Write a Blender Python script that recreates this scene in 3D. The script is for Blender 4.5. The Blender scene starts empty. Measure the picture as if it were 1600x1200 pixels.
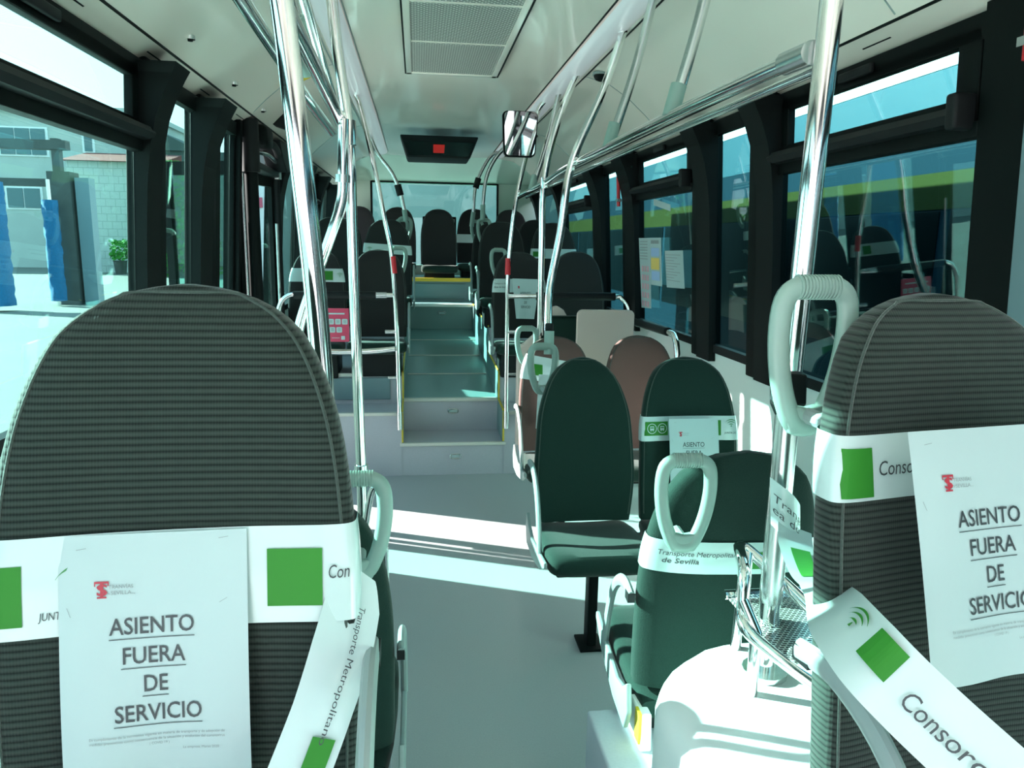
import bpy, math, random
from mathutils import Vector, Matrix
random.seed(7)
S = bpy.context.scene
C = S.collection
PI = math.pi

# ------------------------------------------------------------------ view
F_PX = 1150.0; EYE = 1.60
def nrm(v):
    l = math.sqrt(sum(a*a for a in v)); return [a/l for a in v]
def crs(a, b): return [a[1]*b[2]-a[2]*b[1], a[2]*b[0]-a[0]*b[2], a[0]*b[1]-a[1]*b[0]]
Yc = nrm([(652-800)/F_PX, -(378-600)/F_PX, -1])
Zc = nrm(crs([1, -0.018, 0], Yc))
if Zc[1] < 0: Zc = [-a for a in Zc]
Xc = crs(Yc, Zc)
cam_d = bpy.data.cameras.new('camera'); cam = bpy.data.objects.new('camera', cam_d); C.objects.link(cam)
cam_d.sensor_width = 36; cam_d.lens = F_PX/1600*36; cam_d.clip_start = .02; cam_d.clip_end = 400
m = Matrix((Xc, Yc, Zc)).to_4x4(); m.translation = (0, 0, EYE); cam.matrix_world = m
S.camera = cam

# ------------------------------------------------------------------ materials
def new_mat(name):
    mt = bpy.data.materials.new(name); mt.use_nodes = True
    nt = mt.node_tree; b = nt.nodes['Principled BSDF']
    return mt, nt, b
def plain(name, col, rough=.5, metal=0, spec=.5, noise=0, nscale=40, bump=0, coat=0, emit=None, estr=0, sheen=0):
    mt, nt, b = new_mat(name)
    b.inputs['Base Color'].default_value = (*col, 1)
    b.inputs['Roughness'].default_value = rough; b.inputs['Metallic'].default_value = metal
    b.inputs['Specular IOR Level'].default_value = spec
    b.inputs['Coat Weight'].default_value = coat; b.inputs['Coat Roughness'].default_value = .08
    b.inputs['Sheen Weight'].default_value = sheen; b.inputs['Sheen Roughness'].default_value = .4
    if emit:
        b.inputs['Emission Color'].default_value = (*emit, 1); b.inputs['Emission Strength'].default_value = estr
    if noise or bump:
        tc = nt.nodes.new('ShaderNodeTexCoord'); no = nt.nodes.new('ShaderNodeTexNoise')
        no.inputs['Scale'].default_value = nscale; no.inputs['Detail'].default_value = 4
        nt.links.new(tc.outputs['Object'], no.inputs['Vector'])
        if noise:
            mx = nt.nodes.new('ShaderNodeMix'); mx.data_type = 'RGBA'
            mx.inputs[6].default_value = (*[c*(1-noise) for c in col], 1)
            mx.inputs[7].default_value = (*[min(1, c*(1+noise)) for c in col], 1)
            nt.links.new(no.outputs['Fac'], mx.inputs[0]); nt.links.new(mx.outputs[2], b.inputs['Base Color'])
        if bump:
            bp = nt.nodes.new('ShaderNodeBump'); bp.inputs['Strength'].default_value = bump; bp.inputs['Distance'].default_value = .002
            nt.links.new(no.outputs['Fac'], bp.inputs['Height']); nt.links.new(bp.outputs[0], b.inputs['Normal'])
    return mt
def ribbed(name, c1, c2, pitch=.0082):
    mt, nt, b = new_mat(name)
    tc = nt.nodes.new('ShaderNodeTexCoord'); sp = nt.nodes.new('ShaderNodeSeparateXYZ')
    nt.links.new(tc.outputs['Object'], sp.inputs[0])
    no = nt.nodes.new('ShaderNodeTexNoise'); no.inputs['Scale'].default_value = 260
    nt.links.new(tc.outputs['Object'], no.inputs['Vector'])
    mu = nt.nodes.new('ShaderNodeMath'); mu.operation = 'MULTIPLY'; mu.inputs[1].default_value = 2*PI/pitch
    nt.links.new(sp.outputs['Z'], mu.inputs[0])
    si = nt.nodes.new('ShaderNodeMath'); si.operation = 'SINE'; nt.links.new(mu.outputs[0], si.inputs[0])
    ad = nt.nodes.new('ShaderNodeMath'); ad.operation = 'MULTIPLY_ADD'; ad.inputs[1].default_value = .5; ad.inputs[2].default_value = .5
    nt.links.new(si.outputs[0], ad.inputs[0])
    pw = nt.nodes.new('ShaderNodeMath'); pw.operation = 'POWER'; pw.inputs[1].default_value = .55; nt.links.new(ad.outputs[0], pw.inputs[0])
    # fine weave across the ribs
    mu2 = nt.nodes.new('ShaderNodeMath'); mu2.operation = 'MULTIPLY'; mu2.inputs[1].default_value = 2*PI/.0034
    nt.links.new(sp.outputs['X'], mu2.inputs[0])
    si2 = nt.nodes.new('ShaderNodeMath'); si2.operation = 'SINE'; nt.links.new(mu2.outputs[0], si2.inputs[0])
    w = nt.nodes.new('ShaderNodeMath'); w.operation = 'MULTIPLY_ADD'; w.inputs[1].default_value = .10; nt.links.new(si2.outputs[0], w.inputs[0]); nt.links.new(pw.outputs[0], w.inputs[2])
    mx = nt.nodes.new('ShaderNodeMix'); mx.data_type = 'RGBA'
    mx.inputs[6].default_value = (*c1, 1); mx.inputs[7].default_value = (*c2, 1)
    nt.links.new(w.outputs[0], mx.inputs[0]); nt.links.new(mx.outputs[2], b.inputs['Base Color'])
    bp = nt.nodes.new('ShaderNodeBump'); bp.inputs['Strength'].default_value = .6; bp.inputs['Distance'].default_value = .0015
    nt.links.new(w.outputs[0], bp.inputs['Height']); nt.links.new(bp.outputs[0], b.inputs['Normal'])
    b.inputs['Roughness'].default_value = .85; b.inputs['Sheen Weight'].default_value = .22; b.inputs['Sheen Roughness'].default_value = .45
    b.inputs['Specular IOR Level'].default_value = .25
    return mt
def glass(name, tint, refl=1.0, ior=1.5):
    mt = bpy.data.materials.new(name); mt.use_nodes = True; nt = mt.node_tree
    for n in list(nt.nodes): nt.nodes.remove(n)
    out = nt.nodes.new('ShaderNodeOutputMaterial'); tr = nt.nodes.new('ShaderNodeBsdfTransparent'); gl = nt.nodes.new('ShaderNodeBsdfGlossy')
    tr.inputs[0].default_value = (*tint, 1); gl.inputs['Roughness'].default_value = 0.0; gl.inputs[0].default_value = (refl, refl, refl, 1)
    fr = nt.nodes.new('ShaderNodeFresnel'); fr.inputs[0].default_value = ior; mx = nt.nodes.new('ShaderNodeMixShader')
    ge = nt.nodes.new('ShaderNodeNewGeometry'); mi = nt.nodes.new('ShaderNodeMath'); mi.operation = 'MULTIPLY_ADD'
    nt.links.new(ge.outputs['Backfacing'], mi.inputs[0]); mi.inputs[1].default_value = 1/ior-ior; mi.inputs[2].default_value = ior
    nt.links.new(mi.outputs[0], fr.inputs[0])
    nt.links.new(fr.outputs[0], mx.inputs[0]); nt.links.new(tr.outputs[0], mx.inputs[1]); nt.links.new(gl.outputs[0], mx.inputs[2])
    nt.links.new(mx.outputs[0], out.inputs[0])
    return mt
M = {}
M['rib'] = ribbed('rib_fabric', (.002, .006, .005), (.029, .043, .036))
M['fabric'] = plain('green_fabric', (.012, .030, .024), .88, noise=.3, nscale=420, bump=.5, sheen=.14, spec=.12)
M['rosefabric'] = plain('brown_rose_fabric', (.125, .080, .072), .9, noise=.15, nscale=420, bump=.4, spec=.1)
M['greyfabric'] = plain('charcoal_fabric', (.027, .028, .028), .9, noise=.3, nscale=420, sheen=.15, spec=.12)
M['fabric_edge'] = plain('edge_fabric', (.05, .07, .062), .85, noise=.3, nscale=300, bump=.4, sheen=.5, spec=.2)
M['handle'] = plain('pale_plastic', (.24, .35, .31), .38)
M['frameplastic'] = plain('grey_plastic', (.25, .31, .30), .4)
M['chrome'] = plain('chrome', (.86, .87, .86), .09, metal=1)
M['steel'] = plain('brushed_steel', (.62, .64, .64), .24, metal=1)
M['black'] = plain('black_trim', (.003, .005, .005), .5, spec=.10)
M['pillar'] = plain('pillar_trim', (.004, .006, .006), .55, spec=.14)
M['blackgrey'] = plain('dark_grey_trim', (.007, .009, .010), .5, spec=.2)
M['rubber'] = plain('rubber', (.006, .007, .008), .6, spec=.25)
M['floor'] = plain('floor_vinyl', (.32, .345, .35), .34, noise=.10, nscale=180, spec=.45, coat=.12)
M['step'] = plain('step_vinyl', (.43, .43, .48), .42, noise=.08, nscale=150)
M['stepgreen'] = plain('aisle_vinyl', (.13, .24, .24), .32, noise=.08, nscale=150)
M['nosing'] = plain('nosing', (.62, .60, .55), .4)
M['yellow'] = plain('yellow', (.62, .45, .03), .5)
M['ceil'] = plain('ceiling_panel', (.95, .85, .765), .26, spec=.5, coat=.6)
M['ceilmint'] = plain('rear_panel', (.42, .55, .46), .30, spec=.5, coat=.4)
M['wallpanel'] = plain('wall_panel', (.86, .88, .85), .33, coat=.3)
M['arch'] = plain('arch_cover', (.84, .86, .85), .4)
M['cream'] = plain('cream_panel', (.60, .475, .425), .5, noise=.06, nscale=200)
M['light'] = plain('lamp_cover', (.62, .67, .70), .25, coat=.4, emit=(.95, .96, 1), estr=.16)
M['grille'] = None
M['paper'] = plain('paper', (.42, .53, .535), .55, noise=.02, nscale=8)
M['tape'] = plain('tape_film', (.49, .62, .61), .22, coat=.4)
M['tapegreen'] = plain('tape_green', (.028, .20, .022), .45, spec=.2)
M['ink'] = plain('ink', (.04, .05, .055), .5)
M['inkgrey'] = plain('grey_ink', (.25, .28, .29), .5)
M['inkred'] = plain('red_ink', (.42, .03, .05), .5)
M['inkgreen'] = plain('green_ink', (.03, .20, .05), .4)
M['red'] = plain('red', (.55, .015, .025), .4)
M['rose'] = plain('rose_poster', (.55, .05, .11), .4)
M['pinkink'] = plain('pink_ink', (.75, .35, .42), .5)
M['yellowink'] = plain('yellow_ink', (.75, .55, .15), .5)
M['blueink'] = plain('blue_ink', (.35, .5, .75), .5)
M['mirrorglass'] = plain('mirror_face', (.9, .9, .9), .02, metal=1)
M['display'] = plain('display_dark', (.006, .010, .010), .2)
M['redlamp'] = plain('red_digits', (.4, .01, .01), .4, emit=(1, .03, .02), estr=.15)
M['glass'] = glass('tinted_glass', (.67, .94, .895))
M['glassdark'] = glass('dark_tinted_glass', (.54, .84, .82), 1.0, 1.60)
M['rearglass'] = glass('rear_glass', (.70, .95, .90))
M['clear'] = glass('clear_screen', (.88, .93, .94))
M['concrete'] = plain('yard_concrete', (.155, .16, .14), .9, noise=.12, nscale=.6)
M['building'] = plain('building_render', (.46, .49, .46), .9, noise=.08, nscale=1.2)
M['blockwall'] = None
M['bglass'] = plain('building_window', (.08, .16, .18), .2)
M['rooftile'] = plain('roof_tiles', (.22, .05, .04), .8, noise=.3, nscale=3)
M['hedge'] = plain('hedge_leaves', (.05, .26, .035), .8, noise=.6, nscale=5)
M['dryhill'] = plain('distant_dark', (.08, .11, .10), .9)
M['brush'] = plain('blue_brush', (.004, .13, .29), .7, noise=.5, nscale=30, bump=.8)
M['gantry'] = plain('gantry_grey', (.16, .24, .27), .5)
M['gantrydark'] = plain('gantry_rust', (.07, .08, .075), .7, noise=.3, nscale=3)
M['buscyan'] = plain('coach_light_blue', (.03, .078, .105), .35, coat=.3)
M['busblue'] = plain('coach_blue', (.003, .018, .030), .5, spec=.1)
M['busstripe'] = plain('coach_yellow', (.026, .032, .004), .5, spec=.1)
M['busdark'] = plain('coach_window', (.001, .004, .005), .3, spec=.05)
M['buswhite'] = plain('coach_roof', (.8, .8, .8), .5)
M['pinkwall'] = plain('pink_render', (.75, .62, .66), .9, noise=.05, nscale=2)
M['rearrender'] = plain('streaked_render', (.20, .25, .24), .9, noise=.25, nscale=1.1)
M['terracotta'] = plain('terracotta', (.35, .12, .08), .8)

def mk_grille():
    mt, nt, b = new_mat('grille_mesh')
    tc = nt.nodes.new('ShaderNodeTexCoord'); mp = nt.nodes.new('ShaderNodeMapping')
    mp.inputs['Scale'].default_value = (1/.024, 1/.013, 1)
    nt.links.new(tc.outputs['Object'], mp.inputs[0])
    br = nt.nodes.new('ShaderNodeTexBrick'); br.inputs['Scale'].default_value = 1.0
    br.inputs['Color1'].default_value = (.09, .09, .085, 1); br.inputs['Color2'].default_value = (.09, .09, .085, 1)
    br.inputs['Mortar'].default_value = (.62, .60, .56, 1); br.inputs['Mortar Size'].default_value = .17; br.inputs['Mortar Smooth'].default_value = .2
    br.inputs['Brick Width'].default_value = 1; br.inputs['Row Height'].default_value = 1
    nt.links.new(mp.outputs[0], br.inputs['Vector']); nt.links.new(br.outputs['Color'], b.inputs['Base Color'])
    b.inputs['Roughness'].default_value = .45
    return mt
M['grille'] = mk_grille()
def mk_brick(name, c1, cm, sx, sz):
    mt, nt, b = new_mat(name)
    tc = nt.nodes.new('ShaderNodeTexCoord'); sp = nt.nodes.new('ShaderNodeSeparateXYZ'); cb = nt.nodes.new('ShaderNodeCombineXYZ')
    nt.links.new(tc.outputs['Object'], sp.inputs[0]); nt.links.new(sp.outputs['X'], cb.inputs['X']); nt.links.new(sp.outputs['Z'], cb.inputs['Y'])
    br = nt.nodes.new('ShaderNodeTexBrick'); br.inputs['Scale'].default_value = 1; br.inputs['Brick Width'].default_value = sx; br.inputs['Row Height'].default_value = sz
    br.inputs['Mortar Size'].default_value = .015
    br.inputs['Color1'].default_value = (*c1, 1); br.inputs['Color2'].default_value = (*c1, 1); br.inputs['Mortar'].default_value = (*cm, 1)
    nt.links.new(cb.outputs[0], br.inputs['Vector']); nt.links.new(br.outputs['Color'], b.inputs['Base Color']); b.inputs['Roughness'].default_value = .9
    return mt
M['blockwall'] = mk_brick('block_wall', (.54, .57, .55), (.36, .40, .38), .5, .4)
def mk_mesh():
    mt, nt, b = new_mat('woven_mesh')
    tc = nt.nodes.new('ShaderNodeTexCoord'); ch = nt.nodes.new('ShaderNodeTexBrick')
    ch.inputs['Scale'].default_value = 1; ch.inputs['Brick Width'].default_value = .012; ch.inputs['Row Height'].default_value = .0065
    ch.inputs['Mortar Size'].default_value = .0016; ch.inputs['Color1'].default_value = (.015, .018, .018, 1); ch.inputs['Color2'].default_value = (.02, .024, .024, 1)
    ch.inputs['Mortar'].default_value = (.75, .76, .72, 1)
    nt.links.new(tc.outputs['Object'], ch.inputs['Vector']); nt.links.new(ch.outputs['Color'], b.inputs['Base Color'])
    b.inputs['Roughness'].default_value = .25; b.inputs['Metallic'].default_value = .6
    return mt
M['mesh'] = mk_mesh()

# ------------------------------------------------------------------ mesh builder
class MB:
    def __init__(s): s.v = []; s.f = []
    def add(s, v, f):
        n = len(s.v); s.v += [tuple(p) for p in v]; s.f += [tuple(i+n for i in q) for q in f]; return s
    def box(s, x0, x1, y0, y1, z0, z1):
        return s.add([(x, y, z) for x in (x0, x1) for y in (y0, y1) for z in (z0, z1)],
                     [(0, 1, 3, 2), (4, 6, 7, 5), (0, 4, 5, 1), (2, 3, 7, 6), (0, 2, 6, 4), (1, 5, 7, 3)])
    def grid(s, fn, nu, nv):
        v = [fn(i/nu, j/nv) for j in range(nv+1) for i in range(nu+1)]
        f = [(j*(nu+1)+i, j*(nu+1)+i+1, (j+1)*(nu+1)+i+1, (j+1)*(nu+1)+i) for j in range(nv) for i in range(nu)]
        return s.add(v, f)
    def rings(s, rings, cap=True, closed=False):
        n = len(rings[0]); v = [p for r in rings for p in r]; f = []
        R = len(rings)
        for j in range(R if closed else R-1):
            for i in range(n):
                a, b = j*n+i, j*n+(i+1) % n; c, d = ((j+1) % R)*n+(i+1) % n, ((j+1) % R)*n+i
                f.append((a, b, c, d))
        if cap and not closed:
            f.append(tuple(reversed(range(n)))); f.append(tuple((R-1)*n+i for i in range(n)))
        return s.add(v, f)
    def tube(s, pts, r, n=14, smooth=0, closed=False, ell=None):
        P = [Vector(p) for p in pts]
        if smooth: P = catmull(P, smooth, closed)
        R = []; up = None
        K = len(P)
        for i, p in enumerate(P):
            if closed: t = (P[(i+1) % K]-P[i-1]).normalized()
            else: t = (P[min(i+1, K-1)]-P[max(i-1, 0)]).normalized()
            if up is None:
                up = Vector((0, 0, 1)) if abs(t.z) < .9 else Vector((0, 1, 0))
            up = (up-t*up.dot(t)).normalized(); sd = t.cross(up)
            rr = r(i/(K-1)) if callable(r) else r
            a, b = (rr, rr) if ell is None else (rr*ell[0], rr*ell[1])
            R.append([tuple(p+up*(a*math.cos(2*PI*k/n))+sd*(b*math.sin(2*PI*k/n))) for k in range(n)])
        return s.rings(R, closed=closed)
    def prism(s, poly, fn, d):
        """outline poly (2-D) placed by fn(u, v, w), thickness d along w"""
        n = len(poly)
        v = [fn(a, b, 0) for a, b in poly]+[fn(a, b, d) for a, b in poly]
        f = [tuple(range(n)), tuple(reversed(range(n, 2*n)))]+[(i, i+n, (i+1) % n+n, (i+1) % n) for i in range(n)]
        return s.add(v, f)
    def build(s, name, mat, parent=None, smooth=False, bevel=0, seg=3, loc=None):
        me = bpy.data.meshes.new(name); me.from_pydata(s.v, [], s.f); me.validate()
        import bmesh
        bm = bmesh.new(); bm.from_mesh(me); bmesh.ops.recalc_face_normals(bm, faces=bm.faces)
        if bevel:
            ed = [e for e in bm.edges if len(e.link_faces) == 2 and e.calc_face_angle(0) > .5]
            bmesh.ops.bevel(bm, geom=ed, offset=bevel, segments=seg, affect='EDGES', profile=.5)
        bm.to_mesh(me); bm.free()
        me.materials.append(M[mat] if isinstance(mat, str) else mat)
        if smooth or bevel:
            for p in me.polygons: p.use_smooth = True
            me.set_sharp_from_angle(angle=.6)
        o = bpy.data.objects.new(name, me); C.objects.link(o)
        if parent: o.parent = parent
        if loc: o.location = loc
        return o
def catmull(P, k, closed=False):
    out = []; n = len(P)
    g = (lambda i: P[i % n]) if closed else (lambda i: P[max(0, min(n-1, i))])
    for i in range(n if closed else n-1):
        p0, p1, p2, p3 = g(i-1), g(i), g(i+1), g(i+2)
        for j in range(k):
            t = j/k
            out.append(.5*((2*p1)+(p2-p0)*t+(2*p0-5*p1+4*p2-p3)*t*t+(3*p1-p0-3*p2+p3)*t**3))
    if not closed: out.append(P[-1])
    return out
def empty(name, loc=(0, 0, 0), rz=0):
    o = bpy.data.objects.new(name, None); C.objects.link(o); o.location = loc; o.rotation_euler.z = rz; o.empty_display_size = .05
    return o
def tag(o, label, cat, group=None, kind=None):
    o['label'] = label; o['category'] = cat
    if group: o['group'] = group
    if kind: o['kind'] = kind
    return o
def struct(o, label=None):
    o['kind'] = 'structure'
    if label: o['label'] = label
    return o
def copy_tree(o, parent=None):
    c = o.copy(); C.objects.link(c)
    if parent: c.parent = parent
    for ch in list(o.children): copy_tree(ch, c)
    return c
_tc = {}
def text_geo(body, bold=0, shear=0):
    """outline of a word at unit size, left-aligned, baseline 0: (verts, faces, width)"""
    key = (body, bold, shear)
    if key in _tc: return _tc[key]
    cu = bpy.data.curves.new('t', 'FONT'); cu.body = body; cu.size = 1; cu.offset = bold; cu.shear = shear; cu.resolution_u = 3
    o = bpy.data.objects.new('t', cu); C.objects.link(o)
    bpy.context.view_layer.update()
    me = o.to_mesh(); v = [tuple(p.co) for p in me.vertices]; f = [tuple(p.vertices) for p in me.polygons]
    o.to_mesh_clear(); bpy.data.objects.remove(o); bpy.data.curves.remove(cu)
    w = max(p[0] for p in v) if v else 1
    _tc[key] = (v, f, w); return _tc[key]
def lettering(mb, body, u, v, w, fn, h=None, bold=0, shear=0, align='l', size=None):
    """write body from (u,v) to width w (or at size); fn maps (u, v-up) to 3-D"""
    vs, fs, tw = text_geo(body, bold, shear)
    sx = (w/tw) if w else size; sy = (h/.70) if h else sx
    if size and not w: sy = h/.70 if h else size
    off = -sx*tw/2 if align == 'c' else (-sx*tw if align == 'r' else 0)
    mb.add([fn(u+off+p[0]*sx, v+p[1]*sy) for p in vs], fs)
    return mb

# ------------------------------------------------------------------ seats
PROF = [(0, .04), (.01, .15), (.025, .25), (.05, .36), (.10, .505), (.17, .63), (.26, .735), (.34, .80), (.42, .855), (.52, .905), (.62, .935), (.78, .962), (.95, .985), (1.13, 1.0), (1.35, .975), (1.6, .92)]
PROF_WIDE = [(0, .05), (.008, .18), (.02, .29), (.04, .405), (.065, .505), (.095, .59), (.14, .68), (.2, .755), (.3, .84), (.4, .90), (.52, .945), (.7, .985), (.9, 1.0), (1.2, 1.0), (1.5, .985), (1.8, .94)]
W = .42; BT = .036; REC = .16
_ps = {}
def prof(t, P=None):
    P = P or PROF
    if id(P) not in _ps: _ps[id(P)] = [(p.x, p.y) for p in catmull([Vector(q) for q in P], 6)]
    P = _ps[id(P)]
    for (a, x), (b, y) in zip(P, P[1:]):
        if t <= b: return x+(y-x)*max(0, (t-a))/(b-a)
    return P[-1][1]
class Back:
    """shape of a seat back: local x across, y depth (front is -y), z up from the cushion joint"""
    def __init__(s, H=.66, thick=BT, P=None): s.H = H; s.b = thick; s.P = P or PROF
    def a(s, z): return W/2*prof((s.H-z)/W, s.P)
    def bb(s, z):
        t = (s.H-z)/W
        return s.b*min(1, .35+t*5) if t < .13 else s.b
    def yc(s, z): return REC*z + .035*math.sin(PI*min(1, max(0, z/s.H)))*-.5
    def wrap(s, x): return -.05*(abs(x)/(W/2))**2.5*.5
    def front(s, x, z):
        a = s.a(z); q = max(0, 1-abs(x/a)**4) if a > 0 else 0
        return s.yc(z)+s.wrap(x)-s.bb(z)*q**.25*.98
    def back(s, x, z):
        a = s.a(z); q = max(0, 1-abs(x/a)**4)
        return s.yc(z)+s.wrap(x)+s.bb(z)*q**.25*.98
    def ring(s, z, off=0, n=44, zf=None):
        R = []
        for k in range(n):
            th = 2*PI*k/n; c, sn = math.cos(th), math.sin(th)
            cx = math.copysign(abs(c)**.5, c); sy = math.copysign(abs(sn)**.5, sn)
            zz = zf(cx) if zf else z
            a = s.a(zz)+off; b = s.bb(zz)+off
            x = a*cx; R.append((x, s.yc(zz)+s.wrap(min(W/2, max(-W/2, x)))+b*sy, zz))
        return R
def back_mesh(B):
    zs = [B.H-t*W for t, _ in B.P]
    fine = []
    for z0, z1 in zip(zs, zs[1:]):
        k = max(1, int((z0-z1)/.02)); fine += [z0+(z1-z0)*i/k for i in range(k)]
    fine = [z for z in fine if z > .0]+[0.0]
    mb = MB(); mb.rings([B.ring(z) for z in reversed(fine)]); return mb
def piping_mesh(B, zmin=.03, fr=.935):
    pts = []
    ts = [.004, .015, .035, .07, .12, .19, .27, .36, .46, .58, .72, .9, 1.1, 1.3, 1.5]
    zs = [B.H-.008-t*W for t in ts if B.H-t*W > zmin]
    L = [(-B.a(z)*fr, B.front(-B.a(z)*fr, z)-.0005, z) for z in reversed(zs)]
    R = [(-p[0], p[1], p[2]) for p in reversed(L)]
    mb = MB(); mb.tube(L+[(0, B.front(0, B.H-.009)-.0005, B.H-.008)]+R, .0021, n=6, smooth=3); return mb
def cushion_mesh(depth=.42):
    mb = MB(); R = []
    rows = [(-depth, .010, -.030, .80), (-depth+.006, .026, -.033, .90), (-depth+.02, .040, -.036, .96), (-depth+.05, .050, -.036, .99), (-depth*.75, .052, -.038, 1.0), (-depth*.5, .048, -.044, 1.0), (-depth*.2, .046, -.046, .97), (0, .040, -.05, .92), (.03, .03, -.05, .90)]
    n = 40
    for y, b, zc, wf in rows:
        ring = []
        for k in range(n):
            th = 2*PI*k/n; c, sn = math.cos(th), math.sin(th)
            x = W/2*wf*math.copysign(abs(c)**.45, c); z = b*math.copysign(abs(sn)**.5, sn)
            if sn > 0: z += -.012*math.cos(min(1, abs(x)/(W/2))*PI/2)*(1 if y > -depth+.03 else 0)
            ring.append((x, y, zc+z))
        R.append(ring)
    mb.rings(R); return mb
def handle_mesh(sx):
    """closed grip loop; sx=-1: at the seat's -x top corner. local coordinates about the loop's centre"""
    pts = [(-.032, .094), (0, .096), (.032, .094), (.050, .076), (.054, .03), (.047, -.025), (.033, -.07), (.016, -.098), (-.016, -.098), (-.033, -.07), (-.047, -.025), (-.054, .03), (-.050, .076)]
    P = [(x, 0, z) for x, z in pts]
    mb = MB(); mb.tube(P, .0135, n=12, smooth=4, closed=True, ell=(1.15, .9)); return mb
HSOCK = .0
def make_seat(name, H=.66, mat='fabric', handle=None, behind=.055, hz=None, arm=None, leg='post', legh=.40, ribs=True, cushion_mat='fabric', pipe=True, P=None):
    """handle / arm: -1 or +1 = local side; leg: post, box, bracket"""
    r = empty(name); B = Back(H, P=P)
    back_mesh(B).build('backrest', mat, r, smooth=True)
    if pipe:
        p = piping_mesh(B).build('piping', 'fabric_edge', r, smooth=True)
    cushion_mesh().build('cushion', cushion_mat, r, smooth=True)
    if handle:
        zc = hz if hz is not None else H-.085
        hx = handle*(W/2-.062)
        h = handle_mesh(handle).build('grab_handle', 'handle', r, smooth=True, loc=(hx, B.yc(zc)+behind, zc))
        if ribs:
            mb = MB()
            for k in range(13):
                x = -.031+.062*k/12
                mb.tube([(x-.0011, 0, .0955), (x+.0011, 0, .0955)], .0162, n=12, ell=(1.08, .86))
            mb.build('grip_ribs', 'handle', h, smooth=True)
        mb = MB(); mb.prism([(-.026, -.112), (.026, -.112), (.040, -.085), (.046, -.055), (.030, -.068), (0, -.074), (-.030, -.068), (-.046, -.055), (-.040, -.085)], lambda u, v, w: (u, w-.010, v), .020)
        mb.build('mounting_plate', 'handle', h, bevel=.005)
        mb = MB(); mb.tube([(0, 0, -.085), (0, -behind+.01, -.085)], .012, n=10); mb.build('bracket', 'frameplastic', h, smooth=True)
    for sd in ((arm,) if arm in (-1, 1) else ((-1, 1) if arm == 2 else ())):
        x = sd*(W/2+.016)
        mb = MB(); mb.tube([(x, .015, .24), (x, -.05, .245), (x, -.13, .215), (x, -.20, .15), (x, -.25, .05), (x, -.275, -.04)], .0125, n=10, smooth=4, ell=(1.3, .8))
        mb.build('armrest', 'frameplastic', r, smooth=True)
        mb = MB(); mb.prism([(.03, .02), (-.02, -.02), (-.10, -.045), (-.27, -.03), (-.40, -.015), (-.405, -.035), (-.30, -.085), (-.12, -.115), (.02, -.11), (.05, -.05)], lambda u, v, w: (x-sd*.008+w*sd, u, v), .014)
        mb.build('side_frame', 'frameplastic', r, bevel=.004)
        mb = MB(); mb.box(x-.008, x+.010, -.012, .02, .228, .25); mb.build('armrest_cap', 'rubber', r)
    if leg == 'post':
        mb = MB(); mb.box(-.012, .026, -.215, -.150, -legh, -.07)
        mb.build('leg', 'black', r, bevel=.004)
        mb = MB(); mb.box(-.17, .17, -.34, -.02, -.105, -.075); mb.build('seat_pan', 'black', r, bevel=.006)
        mb = MB(); mb.box(-.045, .055, -.245, -.12, -legh, -legh+.012); mb.build('foot_plate', 'black', r, bevel=.003)
    elif leg == 'box':
        mb = MB(); mb.box(-.17, .17, -.34, .0, -legh, -.075); mb.build('seat_base', 'blackgrey', r, bevel=.008)
    return r, B
def place(r, x, y, z, rz=0): r.location = (x, y, z); r.rotation_euler.z = rz; return r
# positions: y is the plane of the cushion joint
SEATS = {}
sA, BA = make_seat('passenger_seat', H=.69, mat='rib', P=PROF_WIDE, arm=1, leg='box', legh=.115)
tag(place(sA, -.285, .855, .853), 'large ribbed dark green seat at left front, notice hanging on its backrest', 'seat', 'ribbed front seats')
sC, BC = make_seat('passenger_seat', H=.69, mat='rib', P=PROF_WIDE, handle=-1, hz=.60, behind=.065, arm=-1, leg='box', legh=.115)
tag(place(sC, .712, .825, .853, math.radians(7)), 'large ribbed dark green seat at right front with grab handle above its shoulder', 'seat', 'ribbed front seats')
# seats seen from behind
sD, BD = make_seat('passenger_seat', H=.63, P=PROF_WIDE, handle=1, hz=.525, behind=.062, arm=1, leg='box', legh=.13)
tag(place(sD, .735, 1.60, .525, PI+math.radians(-4)), 'dark green seat seen from behind, taped, chrome basket at its right', 'seat', 'rear-facing seats')
sB, BB = make_seat('passenger_seat', H=.66, P=PROF_WIDE, handle=-1, hz=.612, behind=.075, arm=-1, leg='box', legh=.13)
tag(place(sB, -.268, 1.56, .44, PI), 'dark green rear-facing seat hidden behind the large left front seat', 'seat', 'rear-facing seats')
# the face-on pair on posts
sE, BE = make_seat('passenger_seat', H=.665, handle=-1, hz=.60, behind=.12, arm=-1, leg='post', legh=.475)
tag(place(sE, .680, 2.87, .475), 'dark green aisle seat on a black post, no tape on it, centre of the bus', 'seat', 'paired middle seats')
sE2, BE2 = make_seat('passenger_seat', H=.665, P=PROF_WIDE, arm=-1, leg='post', legh=.475)
tag(place(sE2, 1.125, 2.87, .475), 'dark green window seat beside the untaped post seat, with taped notice', 'seat', 'paired middle seats')
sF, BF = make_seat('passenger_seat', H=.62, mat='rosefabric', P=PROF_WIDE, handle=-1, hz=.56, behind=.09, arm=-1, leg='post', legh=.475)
tag(place(sF, .760, 3.93, .475), 'sunlit brownish aisle seat in the row behind the post seat', 'seat', 'second middle pair')
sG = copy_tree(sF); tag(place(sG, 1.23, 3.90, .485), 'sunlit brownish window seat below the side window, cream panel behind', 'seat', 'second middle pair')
for ch in list(sG.children):
    if ch.name.startswith('grab_handle'):
        for g in list(ch.children): bpy.data.objects.remove(g)
        bpy.data.objects.remove(ch)

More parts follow.
